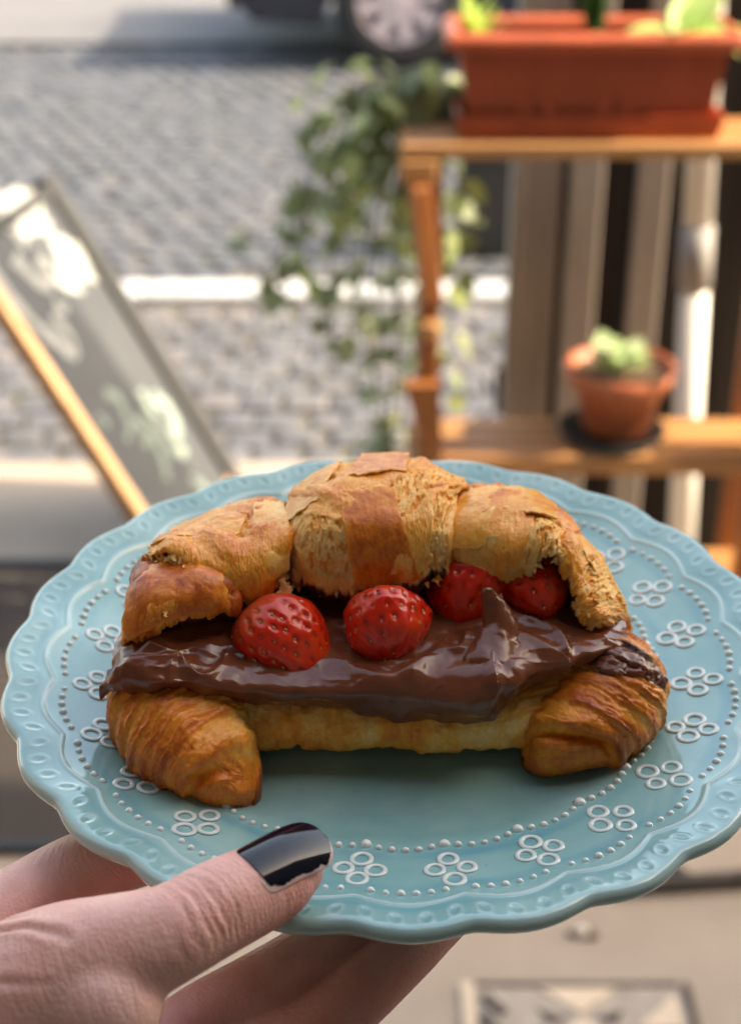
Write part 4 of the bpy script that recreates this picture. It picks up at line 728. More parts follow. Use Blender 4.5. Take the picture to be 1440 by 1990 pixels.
bake = .12 + .34 * tipw + .36 * tipw * (step - .45) * outk - .16 * np.exp(-((dkw - r0k - 1.6) / 1.6) ** 2) * sstep(-5, 3, base[..., 2]) + .28 * sstep(.60, 1.0, tipness) - .25 * fine * tipw * 0 - .28 * pits * tipw + .14 * fbm(base * .06, 3, 60)
bake += .75 * np.clip(fine, -.3, .3) * tipw * outk * (1 - sstep(.6, .95, tipness))
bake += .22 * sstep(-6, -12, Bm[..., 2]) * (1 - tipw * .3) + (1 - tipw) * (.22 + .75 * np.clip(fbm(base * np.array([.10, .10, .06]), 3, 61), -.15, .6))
for cpt, wdt, amt_ in (((-38, -42, 6), 11, .34), ((-30, -38, 0), 9, .16), ((30, -38, 4), 10, .22), ((38, -33, 10), 8, .12)):
    bake -= amt_ * np.exp(-(np.linalg.norm(Bm - np.array(cpt), axis=-1) / wdt) ** 2)
chs = np.exp(-(((Bm[..., 0] - 57) / 11) ** 2 + ((Bm[..., 1] + 25) / 6) ** 2)) * sstep(0, 6, Bm[..., 2]) * 1.1
uvb = np.stack([S2 / 1000, P2 * 14 / 1000], -1)
# (u, v) ordered so that the grain of the texture follows the dough round the roll
QB = grid_faces(nP, nS, closeu=True)
Vb = Bm.swapaxes(0, 1)
me = mesh_np('lower_half', Vb.reshape(-1, 3) * .001, QB[:, ::-1].copy(), CR, True, {'bake': bake.T.ravel(), 'choc': chs.T.ravel(), 'crumb': (.15 + .6 * (1 - tipw) + .5 * pits * tipw).T.ravel()}, uvb.swapaxes(0, 1).reshape(-1, 2))
part('lower_half', me, cro, CB)

# upper half: overlapping rolls of dough, each a shell with a torn lip
def seg_net(key, backs):
    P = np.array(D['SEG'][key], float); nC = len(P)
    lip, top = P[:, 0], P[:, -1]
    ins = {'L': -11, 'LL': -7, 'RR': -6}.get(key, 2); rows = [lip + (0, 15, ins), lip + (0, 6, -.4 + ins * .25)] + [P[:, k] for k in range(P.shape[1])] + [np.maximum(top + np.array(b), (-999, -999, -8)) for b in backs]
    G = np.stack(rows, 1)
    def cap(col, nb):
        c = col + (nb - col) * .35; c[:, 1] += 4.5; c[:, 2] -= 3.5; return c
    return np.concatenate([cap(G[0].copy(), G[1])[None], G, cap(G[-1].copy(), G[-2])[None]], 0)
BK = [(0, 8, -3.5), (0, 14, -14), (0, 14, -30)]
SPEC = {'M': (BK, .12, 430, 330, 101, 1.0), 'L': (BK, .17, 330, 300, 202, 1.0), 'R': (BK, .15, 330, 300, 303, 1.0), 'LL': ([(0, 7, -2), (0, 13, -7), (0, 15, -14)], .62, 260, 220, 404, .4), 'RR': ([(3, 6, -5), (3, 9, -13), (2, 10, -22)], .20, 220, 220, 505, 1.1)}
NETS = {}
def seg_fields(key, G, seed, amt):
    """crumb and skin relief of a roll; returns offset and arclength coords"""
    du = np.linalg.norm(np.diff(G, axis=0), axis=-1); dv = np.linalg.norm(np.diff(G, axis=1), axis=-1)
    x = np.concatenate([np.zeros((1, G.shape[1])), np.cumsum(du, 0)], 0); t = np.concatenate([np.zeros((G.shape[0], 1)), np.cumsum(dv, 1)], 1)
    x = x.mean(1)[:, None] * np.ones_like(t)
    warp = fbm(np.stack([x * .08, t * .08], -1), 2, seed + 5)
    c = np.stack([x + 2.2 * warp, t + 3 * warp, x * 0], -1)
    lumps = fbm(c * .13, 3, seed); strands = fbm(c * (1.15, .13, 1), 4, seed + 1, .6); web = ridged(c * (1.9, .60, 1), 3, seed + 2) - .6; fine = fbm(c * (3.2, 1.6, 1), 3, seed + 3)
    skin = sstep(-.10, .02, fbm(c * (.10, .07, 1), 3, seed + 9))
    return x, t, c, lumps, strands, web, fine, skin
for key, (backs, bk, nu, nv, seed, amt) in SPEC.items():
    Gc = seg_net(key, backs); NETS[key] = Gc
    nC, nR = Gc.shape[:2]; G = net(Gc, nu, nv); N = gnormals(G)
    vi = np.linspace(0, nR - 1, nv)[None, :] * np.ones((nu, 1)); ui = np.linspace(0, nC - 1, nu)[:, None] * np.ones((1, nv))
    x, t, c, lumps, strands, web, fine, skin = seg_fields(key, G, seed, amt)
    pit = sstep(.10, .42, fbm(c * (1.0, .42, 1), 3, seed + 20)) * (1 - skin)
    d = 1.5 * lumps + amt * ((1 - skin) * (.34 * strands + .42 * web - .62 * pit) + .18 * fine) + skin * (.75 + .12 * strands)
    # torn lip: the free edge wanders
    lipw = np.exp(-((vi - 2) / .55) ** 2); jag = fbm(np.stack([x * .33, x * 0 + seed], -1), 4, seed + 30, .65)
    V = G + N * d[..., None]
    V[..., 2] += lipw * (2.6 * jag - .4); V[..., 1] -= lipw * .8 * fbm(np.stack([x * .6, t * .3], -1), 3, seed + 31)
    inner = sstep(2.0, 1.5, vi)
    V += N * (inner * .9 * fbm(c * .7, 4, seed + 40))[..., None]
    b = bk + .10 * lumps + .22 * sstep(3.0, 5.6, vi) * (1 if key in 'MLR' else .2) + (.12 if key == 'M' else .24) * skin - .20 * (1 - skin) * sstep(-.1, .3, web) + .12 * strands + .26 * pit
    b = b * (1 - inner) + inner * .12; b -= .10 * lipw
    ch = (1.15 * np.exp(-((vi - 1.85) / .42) ** 2) if key == 'M' else .55 * np.exp(-((vi - 1.7) / .5) ** 2)) * (.75 + .9 * fbm(np.stack([x * .2, t * 0], -1), 2, seed + 50)) + inner * .9
    ch = ch * sstep(.9, 2.0, ui) * sstep(nC - 1.9, nC - 2.8, ui) * (0 if key == 'LL' else 1)
    me = mesh_np('upper_roll', V.reshape(-1, 3) * .001, grid_faces(nu, nv), CR, True, {'bake': b.ravel(), 'choc': ch.ravel(), 'crumb': np.clip(1 - skin * .85, 0, 1).ravel()}, np.stack([x, t], -1).reshape(-1, 2) * .001)
    part('upper_roll', me, cro, CB)
# the soft crumb that still joins the halves at the back
IV, IF = sweep_np([(-52, 2, 20), (-27, 10, 21), (0, 12, 23), (22, 10, 21), (44, 1, 17)], [(9, 11), (10, 12), (11, 13), (10, 12), (8, 9)], 90, 200)
IV = IV + (.8 * fbm(IV * .35, 4, 901) + .5 * fbm(IV * 1.1, 3, 902))[:, None] * np.array([.3, -1, .3])
part('inner_crumb', mesh_np('inner_crumb', IV * .001, IF, CR, True, {'bake': .15 + .1 * fbm(IV * .2, 2, 903), 'choc': .55 + .8 * fbm(IV * .15, 2, 904), 'crumb': np.ones(len(IV))}), cro, CB)
# smooth browned skin left on the rolls, curling at its torn edges
def skin_panel(key, quad, bk, seed, lift=.9, n=90):
    """quad: (u, v) of the corners in control-net units: lower start, lower end, upper end, upper start"""
    Gc = NETS[key]; q = np.array(quad, float)
    a = np.linspace(0, 1, n); A, B = np.meshgrid(a, a, indexing='ij')
    ej = .035 * fbm(np.stack([B * 7, B * 0 + seed], -1), 3, seed); ek = .06 * fbm(np.stack([A * 6, A * 0 + seed + 3.3], -1), 3, seed + 1)
    A2 = A + ej * (np.abs(2 * A - 1)) ** 2; B2 = B + ek * (np.abs(2 * B - 1)) ** 2
    uv = (q[0] * ((1 - A2) * (1 - B2))[..., None] + q[1] * (A2 * (1 - B2))[..., None] + q[2] * (A2 * B2)[..., None] + q[3] * ((1 - A2) * B2)[..., None])
    Gd = net(Gc, 220, 220); Nd = gnormals(Gd)
    fu = np.clip(uv[..., 0] / (Gc.shape[0] - 1) * 219, 0, 218.999); fv = np.clip(uv[..., 1] / (Gc.shape[1] - 1) * 219, 0, 218.999)
    i, j = fu.astype(int), fv.astype(int); s, t = (fu - i)[..., None], (fv - j)[..., None]
    def bil(F): return F[i, j] * (1 - s) * (1 - t) + F[i + 1, j] * s * (1 - t) + F[i + 1, j + 1] * s * t + F[i, j + 1] * (1 - s) * t
    P, N = bil(Gd), bil(Nd)
    edge = np.minimum(np.minimum(A, 1 - A), np.minimum(B, 1 - B))
    hgt = lift + .55 * fbm(P * .14, 3, seed + 5) + .10 * fbm(P * .8, 3, seed + 6) + .35 * np.exp(-(edge / .06)) * (fbm(P * .4, 2, seed + 8) + .3)
    O = P + N * hgt[..., None]; I = P + N * (hgt - .55)[..., None]
    nn = n * n; F = grid_faces(n, n); idx = np.arange(nn).reshape(n, n)
    per = np.concatenate([idx[:-1, 0], idx[-1, :-1], idx[:0:-1, -1], idx[0, :0:-1]]); pn = np.roll(per, -1)
    side = np.stack([per, per + nn, pn + nn, pn], -1)
    b = bk + .16 * fbm(P * .10, 3, seed + 11) + .10 * fbm(P * .5, 3, seed + 12) - .25 * np.exp(-edge / .025)
    bb = np.concatenate([b.ravel(), np.full(nn, .15)])
    me = mesh_np('crust_skin', np.concatenate([O.reshape(-1, 3), I.reshape(-1, 3)]) * .001, [np.concatenate([F, F[:, ::-1] + nn, side])], CR, True, {'bake': bb, 'choc': bb * 0, 'crumb': bb * 0 + .05}, np.concatenate([np.stack([A * 16, B * 30], -1).reshape(-1, 2)] * 2) * .001)
    part('crust_skin', me, cro, CB)
skin_panel('M', [(3.35, 2.42), (5.05, 2.45), (4.45, 4.95), (3.0, 4.85)], .67, 1, 1.4)
skin_panel('M', [(2.9, 5.35), (4.8, 5.45), (4.9, 6.9), (3.3, 6.9)], .66, 2, 1.4)
skin_panel('M', [(1.15, 4.3), (2.2, 4.7), (2.6, 6.2), (1.2, 6.0)], .40, 3, .6)
skin_panel('L', [(5.6, 2.5), (6.95, 2.3), (6.95, 6.2), (5.2, 6.3)], .34, 4, 1.0)
skin_panel('L', [(1.2, 4.1), (4.6, 4.4), (5.3, 6.4), (1.6, 6.4)], .50, 5, .7)
skin_panel('R', [(1.1, 2.9), (2.6, 3.2), (3.2, 6.2), (1.4, 6.2)], .36, 6, 1.0)
skin_panel('R', [(2.9, 4.6), (5.2, 4.9), (5.0, 6.4), (3.2, 6.4)], .46, 7, .8)
skin_panel('R', [(1.6, 2.3), (3.4, 2.4), (3.3, 3.6), (1.8, 3.4)], .18, 8, .6)
skin_panel('RR', [(1.6, 4.5), (3.8, 4.8), (3.8, 6.4), (1.4, 6.2)], .32, 9, .6)
skin_panel('LL', [(1.2, 2.4), (5.4, 2.3), (5.2, 5.6), (1.4, 5.6)], .72, 10, .7)
# loose flakes and shreds of crumb at the torn lips
Vf, Ff, Bf = [], [], []
def flake(p, dirv, ln, wd, bk, curl=.5):
    dv = Vector(dirv).normalized(); sd = dv.cross(Vector((rnd.uniform(-.4, .4), -1, rnd.uniform(-.4, .4)))).normalized(); nm = dv.cross(sd)
    b0 = len(Vf); n = 5
    for k in range(n):
        t = k / (n - 1); w_ = wd * (1 - t) ** .6 * (.7 + .5 * rnd.random()) + .05; c = Vector(p) + dv * (ln * t) + nm * (curl * ln * t * t) + sd * rnd.uniform(-.15, .15) * ln
        for s in (-1, 1): Vf.append(tuple(c + sd * (w_ * s * .5) + nm * rnd.uniform(-.08, .08))); Bf.append(bk + rnd.uniform(-.08, .08))
    for k in range(n - 1): a = b0 + 2 * k; Ff.append((a, a + 1, a + 3, a + 2))
for key, cnt in (('M', 26), ('L', 46), ('R', 24), ('RR', 30), ('LL', 4)):
    P = NETS[key]
    dn = net(P, 120, 120); nr = P.shape[1] - 1
    for k in range(cnt):
        u = rnd.randrange(6, 114); v = int((rnd.gauss(2.1, .25) if rnd.random() < .8 else rnd.uniform(2.2, 5)) / nr * 119); p = dn[u, max(0, min(119, v))]
        flake(p + np.array([0, -.6, 0]), (rnd.uniform(-.6, .6), rnd.uniform(-.6, .0), rnd.uniform(-1, -.1)), rnd.uniform(1., 3.0), rnd.uniform(.9, 2.4), rnd.uniform(.05, .3), rnd.uniform(-.5, .5))
# along the side mouths of the left and right rolls
for k in range(60):
    p = crom(np.array([[-65, -9, 31], [-57, -15, 36], [-50, -17, 33], [-45, -18, 28], [-41, -18, 25]]), 60)[k]
    flake(p, (rnd.uniform(-.8, .2), rnd.uniform(-.8, -.1), rnd.uniform(-1, .2)), rnd.uniform(1, 3), rnd.uniform(.6, 1.8), rnd.uniform(.0, .2), rnd.uniform(-.5, .5))
for k in range(16): flake((-29 + rnd.uniform(-2, 2), -14 + rnd.uniform(-2, 1), 25 + rnd.uniform(-2, 5)), (rnd.uniform(-.4, .6), -.5, -1), rnd.uniform(2, 4), rnd.uniform(1, 2.2), .02, rnd.uniform(-.4, .4))
for k in range(9): flake((24.5 + rnd.uniform(-1.5, 1.5), -13.5, 24 - k * .5), (rnd.uniform(-.2, .4), -.35, -1), rnd.uniform(3, 6), rnd.uniform(1, 2), .12, rnd.uniform(-.2, .2))
o = part('crumb_flakes', mesh_np('crumb_flakes', np.array(Vf) * .001, np.array(Ff), CR, True, {'bake': Bf, 'choc': np.zeros(len(Vf)), 'crumb': np.ones(len(Vf))}), cro, CB); o['kind'] = 'stuff'

# ------------------------------------------------------------------ chocolate cream
XB = (-5, -30, 6)
chs_root = food_root('chocolate_spread', 'thick glossy chocolate cream swirled along the open cut of the croissant', 'chocolate cream', XB)
P = np.array(D['CH'], float)
G = np.concatenate([(P[:, :1] + (0, 12, -1)), (P[:, :1] + (0, 3.5, -1.6)), P, P[:, -1:] + (0, 9, .5), P[:, -1:] + (0, 18, .5)], 1)
nu, nv = 620, 300
S = net(G, nu, nv); N = gnormals(S)
XY = S[..., :2]
wp = np.stack([fbm(S * .07, 3, 801), fbm(S * .07, 3, 802)], -1) * 4.5
cc = np.concatenate([XY + wp, np.zeros(XY.shape[:-1] + (1,))], -1)
d = 1.6 * fbm(S * .075, 3, 803) + (1.2 + .9 * sstep(-35, -60, S[..., 0])) * (ridged(cc * (.06, .15, 1), 2, 804) - .6) + .10 * fbm(S * .35, 3, 805)
def polydist(XY, pts):
    best = np.full(XY.shape[:-1], 1e9); side = np.zeros_like(best); Lp = crom(np.array(pts, float), 10 * len(pts)); m = len(Lp) - 1; tt = np.zeros_like(best)
    for k in range(m):
        a, b = Lp[k], Lp[k + 1]; ab = b - a; L2 = ab @ ab + 1e-9; t = np.clip(((XY - a) @ ab) / L2, 0, 1); q = a + t[..., None] * ab; dd = np.linalg.norm(XY - q, axis=-1)
        cr_ = ab[0] * (XY[..., 1] - a[1]) - ab[1] * (XY[..., 0] - a[0]); u = dd < best; best[u] = dd[u]; side[u] = np.sign(cr_[u]); tt[u] = (k + t[u]) / m
    return best, side, tt
for pts, h, wd in D['RIDGE']:
    bd, sd_, tt = polydist(XY, pts); env = np.sin(np.pi * np.clip(tt, .04, .96)) ** .6
    near_ = np.exp(-(bd / wd) ** 2); far_ = np.exp(-(bd / (wd * 2.6)) ** 2)
    d += env * h * (np.where(sd_ > 0, np.exp(-(bd / (wd * .85)) ** 2), np.exp(-(bd / (wd * 1.5)) ** 2)) - .35 * far_ * (sd_ > 0))
fe = np.linspace(0, G.shape[1] - 1, nv)[None, :]
d *= sstep(.8, 2.4, fe)
xx = S[..., 0]; d += .8 * np.exp(-((fe - 2.5) / .8) ** 2) * (fbm(np.stack([xx * .10, xx * 0], -1), 3, 806))
V = S + N * d[..., None]
V[..., 2] += np.exp(-((fe - 1.7) / .7) ** 2) * 2.3 * fbm(np.stack([xx * .13, xx * 0 + 2], -1), 3, 807)
o = part('cream_layer', mesh_np('cream_layer', V.reshape(-1, 3) * .001, grid_faces(nu, nv), CHM), chs_root, XB)
Pk = np.array(D['PEAK'], float)
PV, PF = sweep_np(Pk + (0, 1.5, -.5), np.array([(8.5, 4.4), (6.2, 4.2), (4.4, 3.3), (3.2, 2.3), (1.7, 1.3)]), 40, 70, up=(0, -1, .4))
PV = PV + .5 * fbm(PV * .22, 3, 811)[:, None] + np.array([-.5, -.6, .3]) * (ridged(PV * np.array([.55, .1, .07]), 2, 812) - .6)[:, None] * 1.6
part('cream_peak', mesh_np('cream_peak', PV * .001, PF, CHM), chs_root, XB)
# a smear on the shoulder of the tip
msk = np.exp(-(((Bm[..., 0] - 58.5) / 8.5) ** 2 + ((Bm[..., 1] + 27) / 4.2) ** 2) ** 1.6) * (Bm[..., 2] > 1) - .30 + .30 * fbm(Bm * .22, 3, 821)
sel = msk > 0
Nb = -gnormals(Bm); sgnn = np.sign((Nb[..., 2] * sel).sum()) or 1; Nb = Nb * sgnn
hs = .15 + 1.9 * np.clip(msk, 0, .45) * (.5 + 1.4 * (ridged(np.stack([Bm[..., 0] * .22 + .5 * fbm(Bm * .3, 2, 822), Bm[..., 1] * .6, Bm[..., 2] * .3], -1), 3, 823) - .45))
Vs = Bm + Nb * hs[..., None]; F0 = grid_faces(nS, nP, closeu=False); keep = sel.ravel()[F0].all(1); Fk = F0[keep]
used = np.unique(Fk); rem = np.zeros(Bm.shape[0] * Bm.shape[1], np.int64); rem[used] = np.arange(len(used))
part('cream_smear', mesh_np('cream_smear', Vs.reshape(-1, 3)[used] * .001, rem[Fk].astype(np.int32)[:, ::(1 if sgnn > 0 else -1)].copy(), CHM), chs_root, XB)

# ------------------------------------------------------------------ strawberries
def straw_mat():
    m = NT('strawberry_skin'); v = m.co('Object'); n = m.noise(v, 90, 4); pitm = m.attr('pit'); pale = m.attr('pale')
    c = m.ramp(n, [(.3, (.68, .016, .007)), (.55, (.80, .038, .012)), (.75, (.88, .11, .028))]); c = m.mix(m.math('MULTIPLY', pitm, .75, clamp=True), c, (.22, .006, .006)); c = m.mix(pale, c, (.62, .10, .035))
    m.set(Base_Color=c, Roughness=m.ramp(m.noise(v, 300, 3), [(.3, (.15, .15, .15)), (.7, (.30, .30, .30))]), Subsurface_Weight=.35, Subsurface_Scale=.003, Coat_Weight=.10, Coat_Roughness=.1); m.b.inputs['Subsurface Radius'].default_value = (1, .15, .1)
    m.bump(m.noise(v, 420, 3), .14, .0008); return m.m
SM = straw_mat(); SDM = simple('strawberry_seed', (.58, .30, .07), .35, 900, .3, bump=0)
def strawberry(label, c, ax, Ln, Rm, seed, roll=0., pw_=(2.1, .66)):
    rr = random.Random(seed); root = food_root('strawberry', label, 'strawberry', c)
    root['group'] = 'strawberries in the croissant'
    nu, nv = 190, 150; t = np.linspace(0.0, 1, nv); T, U = np.meshgrid(t, np.linspace(0, 2 * np.pi, nu, endpoint=False), indexing='xy')
    def rad(t): return np.where(t < .36, np.sqrt(np.clip(1 - ((.36 - t) / .36) ** 2, 0, 1)) ** .9, np.clip(1 - ((t - .36) / .64) ** pw_[0], 0, 1) ** pw_[1])
    pit = np.zeros_like(T); seeds = []
    rows = max(4, int(round(Ln / 3.3)))
    for k in range(rows):
        tk = .10 + .84 * k / (rows - 1); n_ = max(3, int(round(2 * math.pi * Rm * float(rad(np.array(tk))) / 3.9)))
        for j in range(n_):
            u = 2 * math.pi * (j + .5 * (k % 2) + rr.uniform(-.12, .12)) / n_; tt = tk + rr.uniform(-.015, .015); seeds.append((tt, u))
            dU = (U - u + np.pi) % (2 * np.pi) - np.pi; dx = dU * Rm * rad(np.array(tt)); dt = (T - tt) * Ln * .9
            pit = np.maximum(pit, rr.uniform(.45, 1.15) * np.exp(-((dx / .60) ** 2 + (dt / .85) ** 2)))
    lum = 1 + .15 * fbm(np.stack([np.cos(U) * 1.3, np.sin(U) * 1.3, T * 2.5], -1), 3, seed)
    puff = .5 * fbm(np.stack([np.cos(U) * 3, np.sin(U) * 3, T * 6], -1), 2, seed + 3)
    Rr = Rm * rad(T) * lum + .25 * puff * rad(T) - .75 * pit * rad(T) ** .5
    Vv = np.stack([Rr * np.cos(U), Rr * np.sin(U), (T - .42) * Ln], -1)
    axv = Vector(ax).normalized(); q = axv.to_track_quat('Z', 'Y').to_matrix() @ Matrix.Rotation(roll, 3, 'Z'); Mx = np.array(q)
    link('flesh', mesh_np('flesh', Vv.reshape(-1, 3) @ Mx.T * .001, grid_faces(nu, nv, closeu=True), SM, True, {'pit': pit.ravel(), 'pale': np.clip(.8 * sstep(.30, .0, T + .12 * fbm(np.stack([np.cos(U) * 2, np.sin(U) * 2, T * 3], -1), 3, seed + 9)), 0, 1).ravel()}), root)
    Vq, Fq = [], []
    for tt, u in seeds:
        r0 = float(Rm * rad(np.array(tt))) * 1.0 - .62; c0 = np.array([r0 * math.cos(u), r0 * math.sin(u), (tt - .42) * Ln])
        e1 = np.array([-math.sin(u), math.cos(u), 0]); e2 = np.array([0, 0, 1.]); e3 = np.array([math.cos(u), math.sin(u), 0]); b0 = len(Vq)
        for (a, b, h) in ((0, .62, 0), (.30, .2, .0), (.26, -.25, 0), (0, -.55, 0), (-.26, -.25, 0), (-.30, .2, 0), (0, 0, .25)): Vq.append(c0 + e1 * a + e2 * b + e3 * h)
        for k in range(6): Fq.append((b0 + k, b0 + (k + 1) % 6, b0 + 6))
    o = link('seeds', mesh_np('seeds', np.array(Vq) @ Mx.T * .001, np.array(Fq), SDM), root); o['kind'] = 'stuff'
labs = ['largest red strawberry lying sideways beside the left roll, its tip sunk in the chocolate', 'round red strawberry standing tip forward in the chocolate below the middle roll', 'shaded red strawberry half covered by a torn shred and the chocolate peak', 'small red strawberry tucked under the right roll behind the chocolate curl']
for k, (c, ax, Ln, Rm) in enumerate(D['STRAW']): strawberry(labs[k], c, ax, Ln, Rm, 50 + k * 7, roll=k * .9, pw_=[(1.6, .72), (2.1, .66), (1.8, .7), (2.2, .62)][k])
# a few crumbs on the plate
cb = [(-72, -48, -7.6, .6, 'tiny brown pastry crumb on the glaze outside the longer croissant tip'), (70.5, -12, -8.6, .5, 'tiny dark pastry crumb by the beads near the chocolate smeared tip')]
for k, (x, y, z, s, lb) in enumerate(cb):
    mb = MB(); mb.lathe([(s * .5, 0), (s, s * .4), (s * .7, s * .9), (s * .1, s)], ns=6); o = mb.obj('crumb', None, None, None, True); o.data.transform(Matrix.Scale(.001, 4)); o.data.materials.append(simple('crumb_brown', (.40, .20, .07), .8, 900, .3)) if k == 0 else o.data.materials.append(bpy.data.materials['crumb_brown'])
    o.matrix_world = PLM @ Matrix.Translation(Vector((x, y, z)) * .001); tag(o, lb, 'crumb', 'pastry crumbs on the plate')
# ------------------------------------------------------------------ the hand
def skin_mat():
    m = NT('skin'); v = m.co('Object'); n = m.noise(v, 30, 4, .6); n2 = m.noise(v, 500, 3, .6); fl = m.attr('flush_shade'); cre = m.attr('crease')
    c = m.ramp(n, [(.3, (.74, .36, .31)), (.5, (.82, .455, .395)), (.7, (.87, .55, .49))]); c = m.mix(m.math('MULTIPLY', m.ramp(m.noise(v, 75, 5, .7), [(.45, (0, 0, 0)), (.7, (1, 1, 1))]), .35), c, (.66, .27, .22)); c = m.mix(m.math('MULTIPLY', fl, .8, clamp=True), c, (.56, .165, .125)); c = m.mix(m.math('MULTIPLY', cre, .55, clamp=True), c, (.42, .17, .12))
    sp = m.voro(v, 1100); w0 = m.N('CombineXYZ'); m.put(w0.inputs[0], m.math('MULTIPLY', m.attr('along'), .95)); sxyz = m.N('SeparateXYZ'); m.l.new(v, sxyz.inputs[0]); m.put(w0.inputs[1], m.math('MULTIPLY', sxyz.outputs[1], 110)); m.put(w0.inputs[2], m.math('MULTIPLY', sxyz.outputs[2], 160)); w1 = m.noise(w0.outputs[0], 1, 3, .6)
    m.set(Base_Color=c, Roughness=m.ramp(n2, [(.3, (.38, .38, .38)), (.7, (.55, .55, .55))]), Subsurface_Weight=.30, Subsurface_Scale=.0045); m.b.inputs['Subsurface Radius'].default_value = (1, .36, .2)
    m.bump(m.math('ADD', m.math('MULTIPLY', sp, .5), m.math('MULTIPLY', w1, 1.6)), .34, .0007); return m.m
SK = skin_mat()
hand = tag(empty('person'), "person's left hand with dark navy nail polish holding the plate, thumb on its rim", 'person'); HB = (-75, -95, -20)
hand.matrix_world = PLM @ Matrix.Translation(Vector(HB) * .001)
VV, FF = [], []; off = 0
for k, ch in D['HAND'].items():
    P = np.array(ch); flat = {'thumb': (1.0, .95)}.get(k, (1.0, 1.0))
    v_, f_ = sweep_np(P[:, :3], np.stack([P[:, 3] * flat[0], P[:, 3] * flat[1]], -1), 28, 60)
    VV.append(v_); FF += [q + off for q in f_]; off += len(v_)
raw = mesh_np('hand_raw', np.concatenate(VV) * .001, FF)
ho = bpy.data.objects.new('hand_raw', raw); COL.objects.link(ho)
md = ho.modifiers.new('r', 'REMESH'); md.mode = 'VOXEL'; md.voxel_size = .00065; md.use_smooth_shade = True
ms = ho.modifiers.new('s', 'SMOOTH'); ms.factor = .5; ms.iterations = 40
dg = bpy.context.evaluated_depsgraph_get(); ev = ho.evaluated_get(dg); tm = bpy.data.meshes.new_from_object(ev)
nvv = len(tm.vertices); co = np.empty(nvv * 3, np.float32); tm.vertices.foreach_get('co', co); co = co.reshape(-1, 3) * 1000.
no = np.empty(nvv * 3, np.float32); tm.vertices.foreach_get('normal', no); no = no.reshape(-1, 3)
bpy.data.objects.remove(ho)
# creases: across the thumb joint, along its back, and the folds of the palm
TB = np.array(D['HAND']['thumb'])[:, :3]
def axis_param(co, P):
    Lp = crom(P, 80); dd = np.full(len(co), 1e9); tp = np.zeros(len(co)); L = np.concatenate([[0], np.cumsum(np.linalg.norm(np.diff(Lp, axis=0), axis=1))])
    for k in range(79):
        a, b = Lp[k], Lp[k + 1]; ab = b - a; t = np.clip(((co - a) @ ab) / (ab @ ab), 0, 1); d2 = np.linalg.norm(co - a - t[:, None] * ab, axis=1); u = d2 < dd; dd[u] = d2[u]; tp[u] = L[k] + t[u] * (L[k + 1] - L[k])
    return dd, tp
dth, tth = axis_param(co, TB); onth = (dth < 15) & (tth < 60)
topf = sstep(-.1, .6, no[:, 2]) * onth
crs = np.zeros(nvv); disp = np.zeros(nvv)
nz = fbm(co * .35, 3, 5)
for c0, dep, wd in ((17.0, .06, .35), (18.6, .10, .35), (20.2, .16, .4), (21.9, .30, .42), (23.5, .20, .4), (25.0, .38, .45), (26.8, .24, .4), (28.2, .30, .42), (30.2, .14, .4), (32.4, .08, .4)):
    g = np.exp(-((tth + 0.6 * nz + .10 * (co[:, 0] - TB[3, 0]) * 0 - c0) / wd) ** 2) * topf * (.65 + .6 * fbm(co * .2, 2, int(c0))); disp -= 1.6 * dep * g; crs += dep * 1.5 * g; disp += .5 * dep * np.exp(-((tth + 0.6 * nz - c0 - 1.1) / .6) ** 2) * topf
fw = ridged(np.stack([(tth + 1.2 * nz) * .95, co[:, 0] * .10, co[:, 2] * .1], -1), 2, 66) - .6
disp += .11 * fw * topf * sstep(17, 21, tth) * sstep(56, 44, tth)
FOLD = [([(-112, -122, 0), (-95, -117, 0), (-80, -118, 0), (-66, -124, 0)], .9, 1.0), ([(-120, -131, 0), (-95, -129, 0), (-70, -132, 0)], .45, .8), ([(-100, -107, 0), (-86, -111, 0), (-76, -116, 0)], .35, .7), ([(-125, -141, 0), (-95, -139, 0), (-72, -142, 0)], .35, .8)]
upf = sstep(.0, .5, no[:, 2])
for pts, dep, wd in FOLD:
    bd, sd_, tt = polydist(co[:, :2].astype(float) + 1.0 * fbm(co * .12, 2, 3)[:, None], [p[:2] for p in pts]); e = np.sin(np.pi * np.clip(tt, .03, .97)) ** .5 * upf
    disp -= dep * np.exp(-(bd / wd) ** 2) * e; disp += dep * .5 * np.exp(-((bd - 1.7) / 1.2) ** 2) * e; crs += dep * np.exp(-(bd / wd) ** 2) * e
disp += .25 * fbm(co * .06, 2, 8) + .04 * fbm(co * 1.1, 3, 9)
co2 = co + no * disp[:, None]
flush_shade = np.clip(sstep(20, 6, tth) * onth * .55 + sstep(.2, -.5, no[:, 2]) * .55 + sstep(-14, -24, co[:, 2]) * .5 + .2 * fbm(co * .08, 2, 2), 0, 1)  # thumb-tip redness, plus shade painted on undersides and below the plate
tm.vertices.foreach_set('co', ((co2 - np.array(HB)) * .001).astype(np.float32).ravel())
for k, a in (('along', np.where(onth, tth, tth)), ('flush_shade', flush_shade), ('crease', np.clip(crs, 0, 1))): at = tm.attributes.new(k, 'FLOAT', 'POINT'); at.data.foreach_set('value', a.astype(np.float32))
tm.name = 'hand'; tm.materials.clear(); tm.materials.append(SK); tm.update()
link('hand', tm, hand)
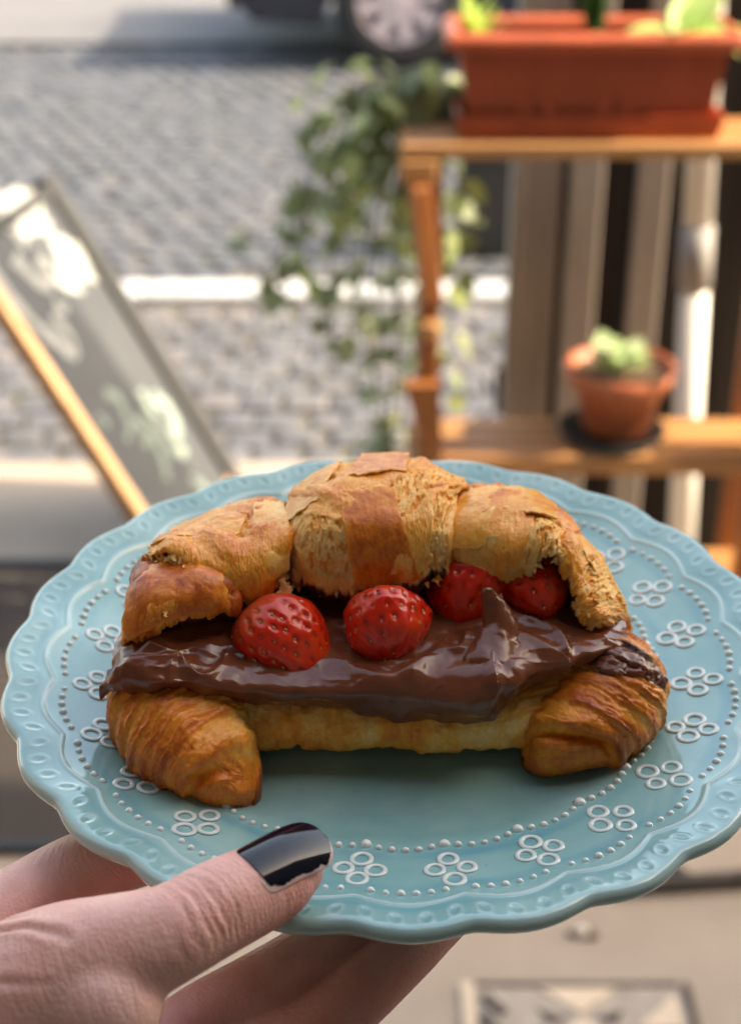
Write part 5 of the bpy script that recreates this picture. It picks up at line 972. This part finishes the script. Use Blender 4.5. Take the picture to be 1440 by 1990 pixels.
# thumb nail: base plate of the nail, the polish on it with a worn lower edge
pol = NT('navy_nail_polish'); v = pol.co('Object'); pol.set(Base_Color=pol.ramp(pol.noise(v, 300, 4, .7), [(.55, (.002, .003, .008)), (.75, (.008, .012, .030))]), Roughness=.09); pol.b.inputs['Specular IOR Level'].default_value = .42; pol = pol.m
nlm = NT('bare_nail'); nlm.set(Base_Color=(.62, .40, .38, 1), Roughness=.3, Subsurface_Weight=.2, Subsurface_Scale=.002); nlm = nlm.m
tipP, bk_ = TB[0], TB[2]; ax = (tipP - bk_); ax /= np.linalg.norm(ax)
up = np.array(D.get('NAILUP', (-.05, -.36, 1.))); up -= ax * (up @ ax); up /= np.linalg.norm(up); sd = np.cross(ax, up)
def nail(nl, nw, rad_, lift, ragged, s0=0., base=TB[1] - ax * 11.0):
    A, B = np.meshgrid(np.linspace(0, 1, nl), np.linspace(-1, 1, nw), indexing='ij')
    Ln, Wd = 22.2, 7.7
    side = np.sqrt(np.clip(1 - np.clip((A - .72) / .28, 0, 1) ** 2.4, 0, 1)) * (1 - .10 * (1 - A)) * np.sqrt(np.clip(1 - np.clip((.10 - A) / .10, 0, 1) ** 2 * .35, 0, 1))
    bb = B.copy(); 
    if ragged is not None:
        lim = ragged(A); bb = np.clip(bb, -1, 1); bb = -1 + (bb + 1) * (lim + 1) / 2
        if s0: A = s0 + A * (1 - s0)
    ang = bb * side * 1.05
    back = .06 * (bb ** 2) * (1 - A)
    r = Wd; off = np.stack([np.sin(ang) * r, (np.cos(ang) - 1) * r * .72], -1)
    lon = (A + back * .6) * Ln; hz = lift - 1.6 * np.clip(A - .45, 0, 1) ** 2 * 2.2 + 1.5 * (1 - A) - .5 * (1 - A) ** 4
    P = base + lon[..., None] * ax + off[..., :1] * sd + (off[..., 1] + hz + TB_up)[..., None] * up
    return P
TB_up = 7.6
def solid(name, P, mat, th):
    n, m_ = P.shape[:2]; N = gnormals(P); 
    if (N @ up).mean() < 0: N = -N
    O = P + N * th; nn = n * m_; F = grid_faces(n, m_); idx = np.arange(nn).reshape(n, m_)
    per = np.concatenate([idx[:-1, 0], idx[-1, :-1], idx[:0:-1, -1], idx[0, :0:-1]]); pn = np.roll(per, -1)
    V = (np.concatenate([O.reshape(-1, 3), P.reshape(-1, 3)]) - np.array(HB)) * .001
    me = mesh_np(name, V, np.concatenate([F, F[:, ::-1] + nn, np.stack([per, per + nn, pn + nn, pn], -1)]), mat); return link(name, me, hand)
nb = solid('thumbnail', nail(60, 40, 7, 0, None), nlm, .45)
rag = lambda A: .93 - .06 * sstep(.3, 0, A) + .09 * fbm(np.stack([A * 14, A * 0], -1), 3, 4) - .10 * sstep(.80, .98, A)
pl_ = solid('nail_polish', nail(120, 60, 7, .47, rag, .05), pol, .22)
pl_.parent = nb
